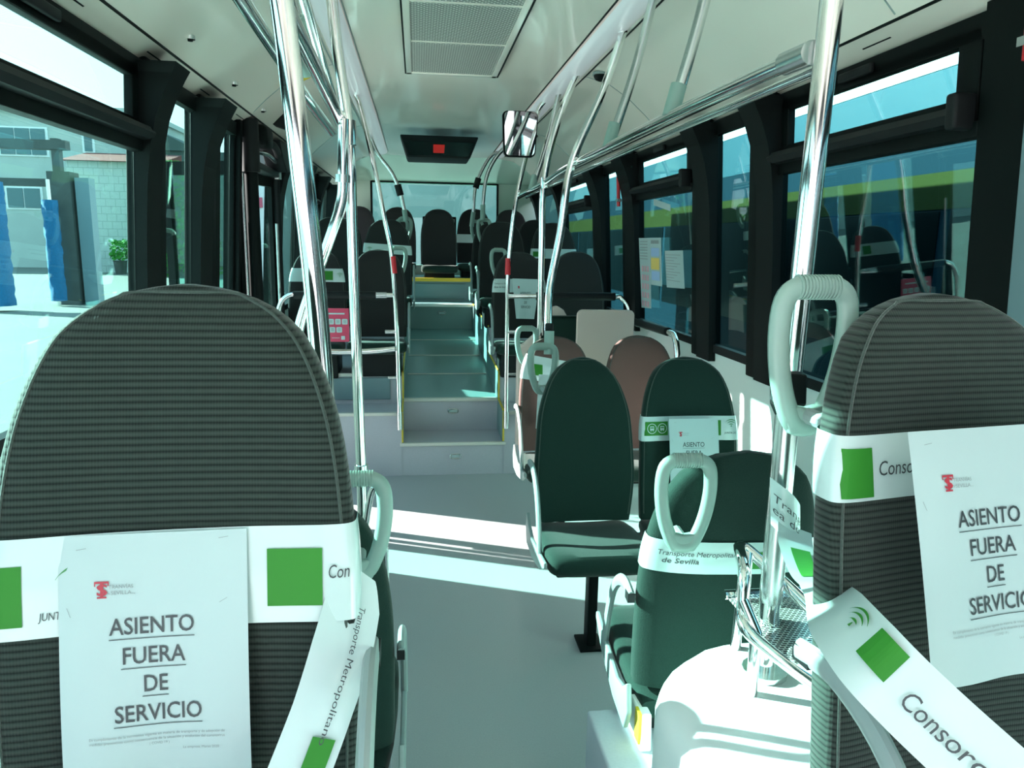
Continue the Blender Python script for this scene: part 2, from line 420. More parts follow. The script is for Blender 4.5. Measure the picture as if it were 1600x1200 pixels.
def seat_proto(handle):
    r, B = make_seat('passenger_seat', H=.645, P=PROF_WIDE, mat='greyfabric', handle=handle, behind=.06, arm=handle, leg='box', legh=.25)
    return r, B
pL, BL = seat_proto(1)       # aisle on the viewer's right (left rows)
pR, _ = seat_proto(-1)
def no_handle(src):
    r = copy_tree(src)
    for ch in list(r.children):
        if ch.name.split('.')[0] in ('grab_handle', 'armrest', 'side_frame', 'armrest_cap'):
            for g in list(ch.children): bpy.data.objects.remove(g)
            bpy.data.objects.remove(ch)
    return r
used = set()
rows = [  # side, aisle?, x, y, top z, label
    ('L', 0, -.735, 5.60, 1.53, 'window seat of the left front raised row, tape across it', 'left raised seats'),
    ('L', 1, -.290, 5.62, 1.54, 'aisle seat of the left front raised row, beside the rail with a red sleeve', 'left raised seats'),
    ('L', 0, -.715, 6.56, 1.80, 'window seat of the second left raised row, behind the curved chrome brace', 'left raised seats'),
    ('L', 1, -.255, 6.52, 1.79, 'aisle seat of the second left raised row with white tape below its top', 'left raised seats'),
    ('L', 0, -.740, 7.45, 1.82, 'window seat of the third left raised row', 'left raised seats'),
    ('L', 1, -.300, 7.45, 1.80, 'aisle seat of the third left raised row, mostly hidden', 'left raised seats'),
    ('R', 1, .765, 5.55, 1.54, 'aisle seat of the right front raised row with hanging notice', 'right raised seats'),
    ('R', 0, 1.200, 5.50, 1.55, 'window seat of the right front raised row behind the padded rail', 'right raised seats'),
    ('R', 1, .735, 6.50, 1.79, 'aisle seat of the second right raised row with pale grab handle', 'right raised seats'),
    ('R', 0, 1.205, 6.55, 1.79, 'window seat of the second right raised row with green tape', 'right raised seats'),
    ('R', 1, .740, 7.35, 1.80, 'aisle seat of the third right raised row', 'right raised seats'),
    ('R', 0, 1.180, 7.40, 1.84, 'window seat of the third right raised row', 'right raised seats'),
]
for sG_ in (sG, sE2):
    for ch in list(sG_.children):
        if ch.name.split('.')[0] in ('armrest', 'side_frame', 'armrest_cap'): bpy.data.objects.remove(ch)
first = {'L': True, 'R': True}
RS = []
for sd, aisle, x, y, zt, lab, grp in rows:
    src = pL if sd == 'L' else pR
    o = copy_tree(src) if aisle else no_handle(src)
    place(o, x, y, zt-.645); tag(o, 'dark '+lab, 'seat', grp); RS.append(o)
for src in (pR,):
    for ch in list(src.children):
        for g in list(ch.children): bpy.data.objects.remove(g)
        bpy.data.objects.remove(ch)
    bpy.data.objects.remove(src)
rear = [(-.69, 'leftmost of the five dark seats on the rear bench'), (-.225, 'dark rear bench seat second from the left, in front of the rear window'), (.25, 'dark rear bench seat at the end of the aisle, centre of five'), (.68, 'dark rear bench seat right of the aisle end, in front of the rear window'), (1.125, 'rightmost of the five dark seats on the rear bench')]
rsrc = no_handle(pL)
for i, (x, lab) in enumerate(rear):
    o = rsrc if i == 0 else copy_tree(rsrc)
    yy = 9.02 if i != 2 else 8.85
    place(o, x, yy, 2.005-.645-(.02 if i == 2 else 0)); tag(o, lab, 'seat', 'rear bench seats')
for ch in list(pL.children):
    for g in list(ch.children): bpy.data.objects.remove(g)
    bpy.data.objects.remove(ch)
bpy.data.objects.remove(pL)

# ------------------------------------------------------------------ tapes and notices
def emblem(mb, u, v, s, fn):
    """three nested arcs with a small foot"""
    for k, (r0, a0, a1) in enumerate(((.50, 35, 150), (.36, 35, 150), (.20, 40, 150))):
        n = 14; P = []; Q = []
        for i in range(n+1):
            t = i/n; a = math.radians(a0+(a1-a0)*t); w = .055*math.sin(PI*min(1, t*1.05+.02))+.006
            P.append((u+s*(r0*math.cos(a)), v+s*(r0*math.sin(a)))); Q.append((u+s*((r0-w)*math.cos(a)), v+s*((r0-w)*math.sin(a))))
        vs = [fn(*p) for p in P]+[fn(*q) for q in Q]
        mb.add(vs, [(i, i+1, n+1+i+1, n+1+i) for i in range(n)])
    mb.add([fn(u-.04*s, v-.02*s), fn(u+.05*s, v-.02*s), fn(u+.03*s, v+.10*s), fn(u-.0*s, v+.10*s)], [(0, 1, 2, 3)])
    return mb
def quad(mb, u0, v0, u1, v1, fn, n=6):
    return mb.grid(lambda a, b: fn(u0+(u1-u0)*a, v0+(v1-v0)*b), n, 2)
def band(B, seat, z0, z1, slope=0, label='', marks=(), side='front', off=.0035, bulge=0):
    """printed plastic tape round a seat back; marks laid along x on the side the camera sees"""
    r = empty('barrier_tape'); r.location = seat.location; r.rotation_euler = seat.rotation_euler
    R = []
    for i in range(5):
        t = i/4; zz = z0+(z1-z0)*t
        R.append(B.ring(zz, off+.0012*math.sin(t*PI), n=64, zf=lambda cx, zz=zz: zz+slope*cx))
    mb = MB(); mb.rings(R, cap=False)
    o = mb.build('tape_band', 'tape', r, smooth=True)
    if side == 'front': fn = lambda u, v: (u, B.front(u, v)-off-.0032, v+slope*u/(W/2))
    else: fn = lambda u, v: (-u, B.back(-u, v)+off+.0032, v-slope*u/(W/2))
    for mk in marks:
        kind = mk[0]
        if kind == 'sq':
            mb = MB(); quad(mb, mk[1], mk[3], mk[2], mk[4], fn, 8); mb.build('green_square', 'tapegreen', r)
        elif kind == 'emb':
            mb = MB(); emblem(mb, mk[1], mk[2], mk[3], fn); mb.build('arc_emblem', 'inkgreen', r)
        elif kind == 'txt':
            mb = MB(); lettering(mb, mk[1], mk[2], mk[3], mk[4], fn, h=mk[5], bold=mk[6] if len(mk) > 6 else 0, shear=.15); mb.build('lettering', 'ink', r)
        elif kind == 'bus':
            mb = MB()
            u, v, s = mk[1:4]
            fo = lambda a, b: tuple(Vector(fn(a, b))+Vector((0, -.001 if side == 'front' else .001, 0)))
            n = 20
            P = [fo(u+s*math.cos(2*PI*i/n), v+s*math.sin(2*PI*i/n)) for i in range(n)]; Q = [fo(u+s*.86*math.cos(2*PI*i/n), v+s*.86*math.sin(2*PI*i/n)) for i in range(n)]
            mb.add(P+Q, [(i, (i+1) % n, n+(i+1) % n, n+i) for i in range(n)])
            for (a, b, c, d) in ((-.42, -.32, .42, .05), (-.42, .28, .42, .45), (-.42, .05, -.34, .3), (.34, .05, .42, .3), (-.32, -.5, -.14, -.34), (.14, -.5, .32, -.34)):
                quad(mb, u+a*s, v+b*s, u+c*s, v+d*s, fo, 1)
            mb.build('vehicle_pictogram', 'tape', r)
    tag(r, label, 'tape')
    return r
# paper notice: origin top-left corner, u right, v down, metres
def notice(origin, ux, vy, label, curl=.0, tuck=None, w=.21, h=.297, group=None, detail=True, bend=0, skewb=0, bold=.008, taper=0):
    r = empty('paper_notice', origin)
    X = Vector(ux).normalized(); D = Vector(vy); D = (D-X*D.dot(X)).normalized(); Nn = X.cross(D).normalized()
    if Nn.y > 0: Nn = -Nn     # towards the viewer (-Y)
    def fn(u, v, o=0.0):
        t = v/h; q = curl*max(0, t-.5)**2*4; k = bend*math.sin(PI*t)+skewb*t*(u/w)
        uu = w/2+(u-w/2)*(1-taper*t)
        return tuple(X*uu+D*v+Nn*(o+q+k+.004*math.sin(u*40)*t))
    mb = MB(); mb.grid(lambda a, b: fn(a*w, b*h), 12, 20)
    mb.build('sheet', 'paper', r, smooth=True)
    fu = lambda u, v: fn(u, -v, .0012)
    if detail:
        mb = MB()
        for s, u, v, ww in (('ASIENTO', .102, .116, .093), ('FUERA', .103, .1505, .070), ('DE', .104, .184, .0275), ('SERVICIO', .107, .218, .096)):
            lettering(mb, s, u, -v, ww, fu, h=.0192, align='c', bold=bold)
            quad(mb, u-ww/2-.0006, -v-.0060, u+ww/2+.0006, -v-.0050, fu, 6)
        mb.build('notice_words', 'ink', r)
        mb = MB()
        lettering(mb, 'En cumplimiento de la normativa vigente en materia de transporte y de adopción de', .106, -.2365, .150, fu, h=.0032, align='c')
        lettering(mb, 'medidas preventivas como consecuencia de la situación y evolución del coronavirus', .106, -.2420, .150, fu, h=.0032, align='c')
        lettering(mb, '( COVID 19 )', .106, -.2475, .022, fu, h=.0030, align='c')
        lettering(mb, 'La empresa, Marzo 2020', .153, -.2550, .042, fu, h=.0030, align='c')
        mb.build('fine_print', 'inkgrey', r); mb = MB()
        lettering(mb, 'TRANVÍAS', .055, -.0625, .027, fu, h=.0045); lettering(mb, 'DE', .0525, -.0690, .0045, fu, h=.0018)
        lettering(mb, 'SEVILLA', .0575, -.0695, .0225, fu, h=.0045); lettering(mb, 's.a.', .0805, -.0695, .004, fu, h=.0015)
        mb.build('company_name', 'inkgrey', r)
        mb = MB()   # intertwined T and S
        quad(mb, .0395, -.0560, .0555, -.0535, fu, 2); quad(mb, .0460, -.0715, .0495, -.0555, fu, 2); quad(mb, .0425, -.0730, .0530, -.0710, fu, 2)
        quad(mb, .0395, -.0590, .0408, -.0555, fu, 1); quad(mb, .0542, -.0590, .0555, -.0555, fu, 1)
        lettering(mb, 'S', .0478, -.0695, .0125, fu, h=.0125, align='c', bold=.02)
        mb.build('company_mark', 'inkred', r)
        mb = MB()
        for (a, b, c, d) in ((.020, -.016, .031, -.0145), (.178, -.009, .189, -.0075), (.178, -.084, .187, -.079)):
            mb.add([fu(a, b), fu(a, b-.0007), fu(c, d-.0007), fu(c, d)], [(0, 1, 2, 3)])
        mb.add([fu(.009, -.082), fu(.0097, -.082), fu(.0137, -.093), fu(.0130, -.093)], [(0, 1, 2, 3)])
        mb.build('staples', 'inkgrey', r)
    else:
        mb = MB()
        for s, u, v, ww in (('ASIENTO', .102, .116, .093), ('FUERA', .103, .1505, .070), ('DE', .104, .184, .0275), ('SERVICIO', .107, .218, .096)):
            lettering(mb, s, u, -v, ww, fu, h=.0192, align='c', bold=.012)
        mb.build('notice_words', 'ink', r)
        mb = MB(); quad(mb, .040, -.072, .053, -.054, fu, 1); mb.build('company_mark', 'inkred', r)
    tag(r, label, 'notice', group); return r

# tape on the big left seat
zA = .853
band(BA, sA, 1.147-zA, 1.262-zA, .004, 'white and green printed tape round the large left front seat',
     [('sq', -.205, -.165, 1.163-zA, 1.232-zA), ('emb', -.10, 1.196-zA, .07), ('txt', 'JUNTA DE ANDALUCIA', -.148, 1.168-zA, .10, .009), ('sq', .105, .170, 1.168-zA, 1.236-zA), ('txt', 'Con', .176, 1.200-zA, .026, .016)])
yfA = .855+BA.front(-.02, .41)
notice((-.413, yfA-.010, 1.259), (1, 0, .016), (.0, -.20, -1), 'paper notice hanging on the large left front seat', curl=-.004, bend=.002)
# loose end of tape running down from the left seat to its armrest
def ribbon(name, pts, widths, wdir, mat='tape', parent=None, k=8):
    P = catmull([Vector(p) for p in pts], k); n = len(P)
    def wv(t):
        s = t*(len(widths)-1); i = min(int(s), len(widths)-2); return widths[i]+(widths[i+1]-widths[i])*(s-i)
    def dv(t):
        s = t*(len(wdir)-1); i = min(int(s), len(wdir)-2); return (Vector(wdir[i])*(1-(s-i))+Vector(wdir[i+1])*(s-i)).normalized()
    def fn(u, v): # v along 0..1, u across -1..1
        s = v*(n-1); i = min(int(s), n-2); p = P[i]*(1-(s-i))+P[i+1]*(s-i)
        return tuple(p+dv(v)*wv(v)*u/2)
    mb = MB(); mb.grid(lambda a, b: fn(2*a-1, b), 4, n-1)
    return mb, fn
def ribbon_obj(name, label, pts, widths, wdir, marks=(), off=(0, -.003, .001)):
    r = empty(name, (0, 0, 0)); mb, fn = ribbon(name, pts, widths, wdir)
    mb.build('tape_film', 'tape', r, smooth=True)
    fo = lambda a, b: tuple(Vector(fn(a, b))*.994+Vector((0, 0, EYE*.006)))
    for mk in marks:
        mb = MB()
        if mk[0] == 'sq': mb.grid(lambda a, b: fo(mk[1]+(mk[2]-mk[1])*a, mk[3]+(mk[4]-mk[3])*b), 4, 10); mb.build('green_square', 'tapegreen', r)
        elif mk[0] == 'txt':   # text runs along the strip: u -> v param
            L = mk[5]; sg = mk[6]
            lettering(mb, mk[1], 0, 0, 1.0, lambda u, v: fo(mk[2]+sg*v*mk[4], mk[3]+u*L), h=1.0, shear=.1); mb.build('lettering', 'ink', r)
        elif mk[0] == 'emb':
            emblem(mb, 0, 0, 1.0, lambda u, v: fo(mk[1]+v*mk[3]*mk[5], mk[2]+u*mk[4])); mb.build('arc_emblem', 'tapegreen', r)
    tag(r, label, 'tape'); return r
ribbon_obj('barrier_tape', 'loose tape end sloping down from the left front seat to its armrest',
    [(-.072, .865, 1.20), (-.080, .850, 1.165), (-.092, .825, 1.12), (-.112, .79, 1.065), (-.140, .755, 1.00), (-.172, .72, .93)],
    [.05, .075, .075, .07, .07, .08], [(-.6, -.2, .6), (-.75, -.2, .45), (-.85, -.1, .3), (-.9, 0, .25), (-.9, 0, .25)],
    [('txt', 'Transporte Metropolitano', -.25, .20, .22, .50, -1), ('sq', -.75, .0, .68, .95)])
# right front seat: tape, notice, loose ribbon
band(BC, sC, 1.292-zA, 1.372-zA, 0, 'white and green printed tape round the large right front seat',
     [('sq', -.195, -.148, 1.297-zA, 1.357-zA), ('txt', 'Consorcio', -.140, 1.322-zA, .090, .018)])
notice((.572, .776, 1.390), (1, .125, .012), (.020, -.075, -.28), 'paper notice hanging askew on the large right front seat', bend=.002)
ribbon_obj('barrier_tape', 'twisted tape from the validator pole down across the right front seat',
    [(.715, 1.255, 1.075), (.690, 1.20, 1.06), (.640, 1.08, 1.07), (.585, .96, 1.11), (.545, .87, 1.145), (0.484, 0.743, 1.182), (0.464, 0.651, 1.186), (0.491, 0.616, 1.156), (0.539, 0.581, 1.112), (0.607, 0.528, 1.054)],
    [.075, .075, .06, .045, .055, .075, .079, .079, .079, .079], [(-.9, 0, .35), (-.9, 0, .2), (-.9, 0, -.1), (-.8, 0, -.5), (-.72, .0, -.7), (-.66, .0, -.75), (-.6, 0, -.8)],
    [('sq', -.75, .35, .12, .26), ('emb', -.1, .60, 1.3, .07, -1), ('sq', -.75, .2, .65, .73), ('txt', 'Consorcio', .3, .77, .5, .17, -1)])
ribbon_obj('barrier_tape', 'end of tape wrapped round the thick right pole below the validator',
    [(.668, 1.270, 1.125), (.682, 1.252, 1.112), (.704, 1.245, 1.095), (.726, 1.256, 1.075), (.735, 1.28, 1.06)],
    [.095, .10, .10, .09, .08], [(-.1, 0, 1), (-.1, 0, 1)],
    [('txt', 'Transp', .12, .08, .34, .78, 1), ('txt', 'ea de S', -.38, .06, .34, .85, 1)])
band(BD, sD, .845-.52, .930-.52, 0, 'tape round the rear-facing seat with the words Transporte Metropolitano',
     [('txt', 'Transporte Metropolitano', -.182, .892-.52, .190, .013), ('txt', 'de Sevilla', -.172, .872-.52, .085, .013, .008), ('sq', .035, .105, .860-.52, .905-.52)], side='back')
zE = .475
band(BE2, sE2, .805-zE, .905-zE, 0, 'tape with two transport pictograms round the window seat beside the post seat',
     [('sq', -.205, -.095, .828-zE, .885-zE), ('bus', -.165, .857-zE, .021), ('bus', -.120, .857-zE, .021), ('sq', .105, .135, .825-zE, .888-zE), ('emb', .178, .862-zE, .06), ('txt', 'JUNTA DE', .150, .832-zE, .05, .008)])
notice((1.020, 2.835, .905), (1, 0, 0), (0, -.07, -.29), 'paper notice on the window seat beside the untaped post seat', group=None, bend=.002)
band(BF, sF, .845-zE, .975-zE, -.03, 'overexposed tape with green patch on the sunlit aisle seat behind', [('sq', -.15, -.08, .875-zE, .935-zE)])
notice((.650, 3.885, .905), (1, 0, -.05), (0, -.03, -.29), 'paper notice on the sunlit aisle seat behind the post seat', detail=False)
zz = RS[6].location.z
band(BF, RS[6], 1.238-zz-.0, 1.338-zz, 0, 'tape round the aisle seat of the right front raised row', [('txt', 'Transporte Metrop', -.195, 1.298-zz, .12, .012), ('txt', 'Area de Sevilla', -.195, 1.272-zz, .10, .012, .01)])
notice((.700, 5.49, 1.345), (1, 0, -.02), (.0, -.03, -.29), 'paper notice tapering behind the padded rail on the right front raised row', detail=False, taper=.35)
zz = RS[0].location.z
band(BL, RS[0], 1.298-zz, 1.395-zz, 0, 'tape round the window seat of the left front raised row', [('sq', .04, .115, 1.312-zz, 1.378-zz), ('emb', .165, 1.335-zz, .06)])
zz = RS[3].location.z
band(BL, RS[3], 1.495-zz, 1.575-zz, -.01, 'tape below the top of the aisle seat in the second left raised row', [('emb', -.15, 1.515-zz, .06)])
zz = RS[9].location.z
band(BL, RS[9], 1.475-zz, 1.560-zz, 0, 'tape round the window seat of the second right raised row', [('sq', -.19, -.08, 1.49-zz, 1.535-zz)])
zz = 2.005-.645
rb = [o for o in S.objects if o.get('label', '').startswith('dark rear bench seat right')][0]
band(BL, rb, 1.60-zz, 1.70-zz, 0, 'pale tape round the rear bench seat right of the aisle end')

# ------------------------------------------------------------------ shell
YB, YF = 9.75, -2.0                  # rear and front ends
XL, XR, XM = -.99, 1.47, .24
def wx(side, z, d=0):               # inner face of the leaning side wall; d towards the cabin
    return (XR-.06*(z-1.1)-d) if side > 0 else (XL+.06*(z-1.1)+d)
def wbox(mb, side, y0, y1, z0, z1, d0, d1):
    v = [(wx(side, z, d), y, z) for d in (d0, d1) for y in (y0, y1) for z in (z0, z1)]
    return mb.add(v, [(0, 1, 3, 2), (4, 6, 7, 5), (0, 4, 5, 1), (2, 3, 7, 6), (0, 2, 6, 4), (1, 5, 7, 3)])
# floor
mb = MB(); mb.box(XL-.05, XR+.05, YF, 5.0, -.06, 0); struct(mb.build('floor', 'floor'))
# stairs and raised rear part (a trough-shaped aisle between two platforms)
AL, AR = -.115, .595
mb = MB(); mb.box(AL, AR, 4.97, 5.36, 0, .228); struct(mb.build('floor_first_step', 'step'))
mb = MB(); mb.box(AL-.012, AR+.012, 4.955, 4.985, .212, .234); struct(mb.build('trim_1', 'nosing', bevel=.003))
def slope_z(y): return .462+(y-5.35)*.088
mb = MB()
prof_pts = [(5.36, 0), (5.36, .462), (7.9, slope_z(7.9)), (7.9, .945), (8.45, .95), (8.45, 1.20), (9.75, 1.20), (9.75, 0)]
mb.prism([(a, b) for a, b in prof_pts[:3]]+[(7.9, 0)], lambda u, v, w: (AL+w, u, v), AR-AL)
struct(mb.build('floor_aisle', 'stepgreen'))
mb = MB(); mb.box(AL, AR, 5.335, 5.36, 0, .462); struct(mb.build('floor_second_riser', 'step'))
mb = MB(); mb.box(AL, AR, 5.325, 5.375, .447, .470); struct(mb.build('trim_2', 'nosing', bevel=.003))
mb = MB(); mb.box(AL, AR, 7.9, 8.45, 0, .945); struct(mb.build('floor_third_step', 'stepgreen'))
mb = MB(); mb.box(AL-.02, AR+.02, 7.88, 7.93, .925, .955); struct(mb.build('trim_3', 'wallpanel', bevel=.003))
mb = MB(); mb.box(XL, XR, 8.45, YB, 0, 1.20); struct(mb.build('floor_rear_bench', 'stepgreen'))
mb = MB(); mb.box(AL, AR, 8.42, 8.452, 1.165, 1.205); struct(mb.build('trim_4', 'yellow'))
mb = MB(); mb.box(AL+.02, AR-.05, 8.435, 8.449, .97, 1.14); struct(mb.build('trim_rear_panel', 'stepgreen', bevel=.004))
mb = MB()
for y0 in (6.05, 6.70, 7.35): mb.box(AL+.03, AR-.03, y0, y0+.012, slope_z(y0)-.01, slope_z(y0)+.007)
struct(mb.build('trim_aisle_strips', 'nosing'))
for sd, (a, b) in (('left', (XL-.02, AL)), ('right', (AR, XR+.02))):
    mb = MB(); mb.box(a, b, 4.965, 5.30, 0, .445); struct(mb.build('floor_ledge_'+sd, 'step'))
    mb = MB(); mb.box(a, b, 4.955, 4.99, .430, .452); struct(mb.build('trim_ledge_'+sd, 'nosing', bevel=.003))
    mb = MB(); mb.box(a, b, 5.30, 6.15, 0, .66); struct(mb.build('floor_platform_'+sd, 'step'))
    mb = MB(); mb.box(a, b, 5.29, 5.32, .645, .668); struct(mb.build('trim_platform_'+sd, 'nosing', bevel=.003))
    mb = MB(); mb.box(a, b, 6.15, 8.45, 0, .90); struct(mb.build('floor_upper_platform_'+sd, 'step'))
    xa = AL if sd == 'left' else AR; s_ = 1 if sd == 'left' else -1
    mb = MB()    # skirting of the trough with a yellow edge line
    P = [(4.99, .25), (5.30, .47), (5.30, .68), (6.15, .74), (6.15, .91), (8.40, .96), (8.40, .3), (5.36, .1)]
    mb.prism([(4.97, .228), (4.97, .455), (5.30, .47), (5.30, .67), (6.15, .70), (6.15, .91), (7.9, .95), (7.9, .30)], lambda u, v, w: (xa+s_*w, u, v), .010)
    struct(mb.build('baseboard_'+sd, 'stepgreen'))
    mb = MB()
    for y0, z0, y1, z1 in ((4.965, .24, 4.965, .45), (4.97, .457, 5.30, .472), (5.295, .48, 5.295, .67), (5.30, .674, 6.15, .704), (6.15, .914, 7.9, .954)):
        mb.tube([(xa+s_*.006, y0, z0), (xa+s_*.006, y1, z1)], .007, n=6)
    struct(mb.build('trim_edge_'+sd, 'yellow'))
# dark panel in the left riser (under-seat box)
mb = MB(); mb.box(-.86, -.20, 5.285, 5.298, .475, .635); struct(mb.build('trim_platform_panel', 'gantry', bevel=.004))
for nm, z, y in (('step_lamp', .135, 4.96), ('step_lamp', .375, 5.325), ('step_lamp', .86, 7.88)):
    w_ = .036 if y < 7 else .04
    r = empty(nm, (.255, y, z)); mb = MB(); mb.tube([(-w_, 0, 0), (-w_*.8, 0, .014), (w_*.8, 0, .014), (w_, 0, 0), (w_*.8, 0, -.014), (-w_*.8, 0, -.014)], .0045, n=6, smooth=3, closed=True); mb.build('frame', 'steel', r, smooth=True)
    mb = MB(); mb.box(-w_*.8, w_*.8, -.001, .008, -.010, .010); mb.build('lens', 'paper', r, bevel=.002)
    tag(r, {0.135: 'small oval lamp in the lowest riser of the aisle stairs', .375: 'small oval lamp in the second riser of the stairs', .86: 'small oval lamp in the riser far down the aisle'}[z], 'lamp')
# ceiling
def cz(x):
    a = abs(x-XM)
    pts = [(0, 2.56), (.30, 2.555), (.55, 2.53), (.66, 2.50), (.80, 2.465), (.92, 2.39), (1.02, 2.305), (1.09, 2.235)]
    for (p, q), (r_, s_) in zip(pts, pts[1:]):
        if a <= r_: return q+(s_-q)*(a-p)/(r_-p)
    return pts[-1][1]
def drop(y):
    return 0 if y < 5.9 else min(1, (y-5.9)/2.2)
def cfun(x, y):
    d = drop(y); d = d*d*(3-2*d)
    return cz(x)-.10*d*max(0, 1-abs(x-XM)/.75)
mb = MB(); mb.grid(lambda a, b: (XM-.60+1.2*a, YF+(8.2-YF)*b, cfun(XM-.60+1.2*a, YF+(8.2-YF)*b)), 24, 60)
mb.grid(lambda a, b: (XM-.62+1.24*a, YF+(8.2-YF)*b, 2.70), 1, 1)
struct(mb.build('ceiling', 'ceil', smooth=True))
def cove(side):
    mb = MB()
    mb.grid(lambda a, b: (XM+side*(.60+.49*a), YF+(8.2-YF)*b, cfun(XM+side*(.60+.49*a), YF+(8.2-YF)*b)), 20, 60)
    return mb
struct(cove(-1).build('ceiling_cove_left', 'ceil', smooth=True)); struct(cove(1).build('ceiling_cove_right', 'ceil', smooth=True))
for sd, s_ in (('left', -1), ('right', 1)):
    # lower strip between the cove groove and the window header
    mb = MB(); mb.grid(lambda a, b: (XM+s_*(1.094+.085*a), YF+(YB-YF)*b, 2.232-.045*a), 4, 2)
    struct(mb.build('ceiling_strip_'+sd, 'ceil'))
    mb = MB(); x = XM+s_*1.088; mb.box(min(x, x+s_*.007), max(x, x+s_*.007), YF, 8.2, 2.2305, 2.243); struct(mb.build('trim_groove_'+sd, 'black'))
    mb = MB()
    for k in range(14):
        y = .9+k*.62; ln = .22 if k % 2 else .14
        x = XM+s_*1.130; z = 2.2125
        mb.add([(x, y, z-.0012), (x+s_*.005, y, z-.0038), (x+s_*.005, y+ln, z-.0038), (x, y+ln, z-.0012)], [(0, 1, 2, 3)])
    struct(mb.build('trim_vent_slots_'+sd, 'black'))
    # seams across the cove
    mb = MB()
    for y in (2.05, 4.15, 6.2):
        P = [(XM+s_*(.67+.41*t/12), y, cfun(XM+s_*(.67+.41*t/12), y)-.001) for t in range(13)]
        mb.tube(P, .0025, n=5)
    struct(mb.build('trim_seams_'+sd, 'frameplastic'))
    # continuous lamp cover
    r = empty('ceiling_lamp', (0, 0, 0)); x0 = XM+s_*.60
    mb = MB(); mb.grid(lambda a, b: (x0-.065+.13*a, YF+(7.9-YF)*b, cfun(x0, YF+(7.9-YF)*b)-.004-.026*math.sin(PI*a)**.6), 10, 40)
    mb.build('diffuser', 'light', r, smooth=True)
    mb = MB()
    for q in (-.068, .068): mb.tube([(x0+q, YF+.02, cfun(x0+q, YF)-.003), (x0+q, 5.8, cfun(x0+q, 5.8)-.003), (x0+q, 7.9, cfun(x0+q, 7.9)-.003)], .004, n=6)
    mb.build('edge_trim', 'black' if s_ > 0 else 'frameplastic', r)
    tag(r, 'long pale lamp cover along the %s side of the ceiling' % sd, 'ceiling lamp', 'ceiling lamp covers')
# sun-bright shine piece where a pole meets the lamp omitted; ceiling grille
r = empty('air_grille', (.19, 0, 0))
gx0, gx1, gy0, gy1, gz = -.245, .265, 1.7, 4.45, 2.535
mb = MB(); mb.box(gx0+.03, gx1-.03, gy0, gy1-.04, gz, gz+.008); mb.build('mesh_panel', 'grille', r)
mb = MB(); mb.box(gx0, gx0+.03, gy0, gy1, gz-.006, gz+.012); mb.box(gx1-.03, gx1, gy0, gy1, gz-.006, gz+.012); mb.box(gx0, gx1, gy1-.04, gy1, gz-.006, gz+.012)
mb.build('frame', 'ceil', r, bevel=.002)
for y in (2.55, 3.15, 3.75): mb = MB(); mb.box(gx0+.03, gx1-.03, y, y+.014, gz-.004, gz+.003); mb.build('crossbar', 'ceil', r)
mb = MB(); mb.box(gx0-.008, gx0-.001, gy0, gy1, gz-.004, gz+.012); mb.box(gx1+.001, gx1+.010, gy0, gy1, gz-.004, gz+.012); mb.build('shadow_gap', 'black', r)
tag(r, 'large perforated air conditioning grille in the middle of the ceiling', 'grille')
# display in the falling ceiling
r = empty('ceiling_display', (.19, 0, 0))
def dsp(u, v, w): # u across, v 0..1 up, w forward
    y0, z0, y1, z1 = 6.72, 2.325, 6.45, 2.475
    return (u, y0+(y1-y0)*v-w, z0+(z1-z0)*v)
mb = MB(); mb.add([dsp(-.275, 0, 0), dsp(.275, 0, 0), dsp(.33, 1, 0), dsp(-.33, 1, 0), dsp(-.275, 0, -.45), dsp(.275, 0, -.45), dsp(.33, 1, -.25), dsp(-.33, 1, -.25)], [(0, 1, 2, 3), (7, 6, 5, 4), (0, 4, 5, 1), (3, 2, 6, 7), (0, 3, 7, 4), (1, 5, 6, 2)])
mb.build('housing', 'blackgrey', r, bevel=.012)
mb = MB(); mb.add([dsp(-.255, .10, .004), dsp(.255, .10, .004), dsp(.30, .72, .004), dsp(-.30, .72, .004)], [(0, 1, 2, 3)]); mb.build('screen', 'display', r)
mb = MB(); mb.add([dsp(-.048, .22, .008), dsp(.045, .22, .008), dsp(.047, .60, .008), dsp(-.050, .60, .008)], [(0, 1, 2, 3)]); mb.build('red_indicator', 'redlamp', r)
tag(r, 'dark ceiling display with a small red light above the rear aisle', 'display')
# rear bulkhead
def cross(y, z_off=0): return [(XM-1.21+2.42*i/48) for i in range(49)]
mb = MB()
mb.grid(lambda a, b: (XM-1.235+2.47*a, 8.2+1.1*b, (1-b)*min(cfun(XM-1.235+2.47*a, 8.2), 3)+b*2.315-.06*math.sin(PI*b)*0), 48, 8)
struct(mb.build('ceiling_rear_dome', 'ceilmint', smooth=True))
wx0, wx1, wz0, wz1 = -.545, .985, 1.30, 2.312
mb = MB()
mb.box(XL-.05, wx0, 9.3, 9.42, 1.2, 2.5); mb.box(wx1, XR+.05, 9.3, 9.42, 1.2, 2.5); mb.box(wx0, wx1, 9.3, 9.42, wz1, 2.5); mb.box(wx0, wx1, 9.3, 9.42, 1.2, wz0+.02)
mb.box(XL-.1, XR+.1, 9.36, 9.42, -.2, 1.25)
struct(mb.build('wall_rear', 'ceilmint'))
w = empty('window_rear', (0, 0, 0)); w['kind'] = 'structure'
mb = MB(); mb.box(wx0, wx1, 9.35, 9.356, wz0, wz1); mb.build('pane', 'rearglass', w)
mb = MB()
for a, b, c, d in ((wx0-.012, wx0+.012, wz0, wz1), (wx1-.012, wx1+.012, wz0, wz1), (wx0, wx1, wz1-.012, wz1+.012)): mb.box(a, b, 9.285, 9.31, c, d)
mb.build('window_frame', 'black', w)
mb = MB(); mb.box(wx0+.30, wx1-.35, 9.20, 9.28, 1.28, 1.735)   # dark panel behind the middle seat
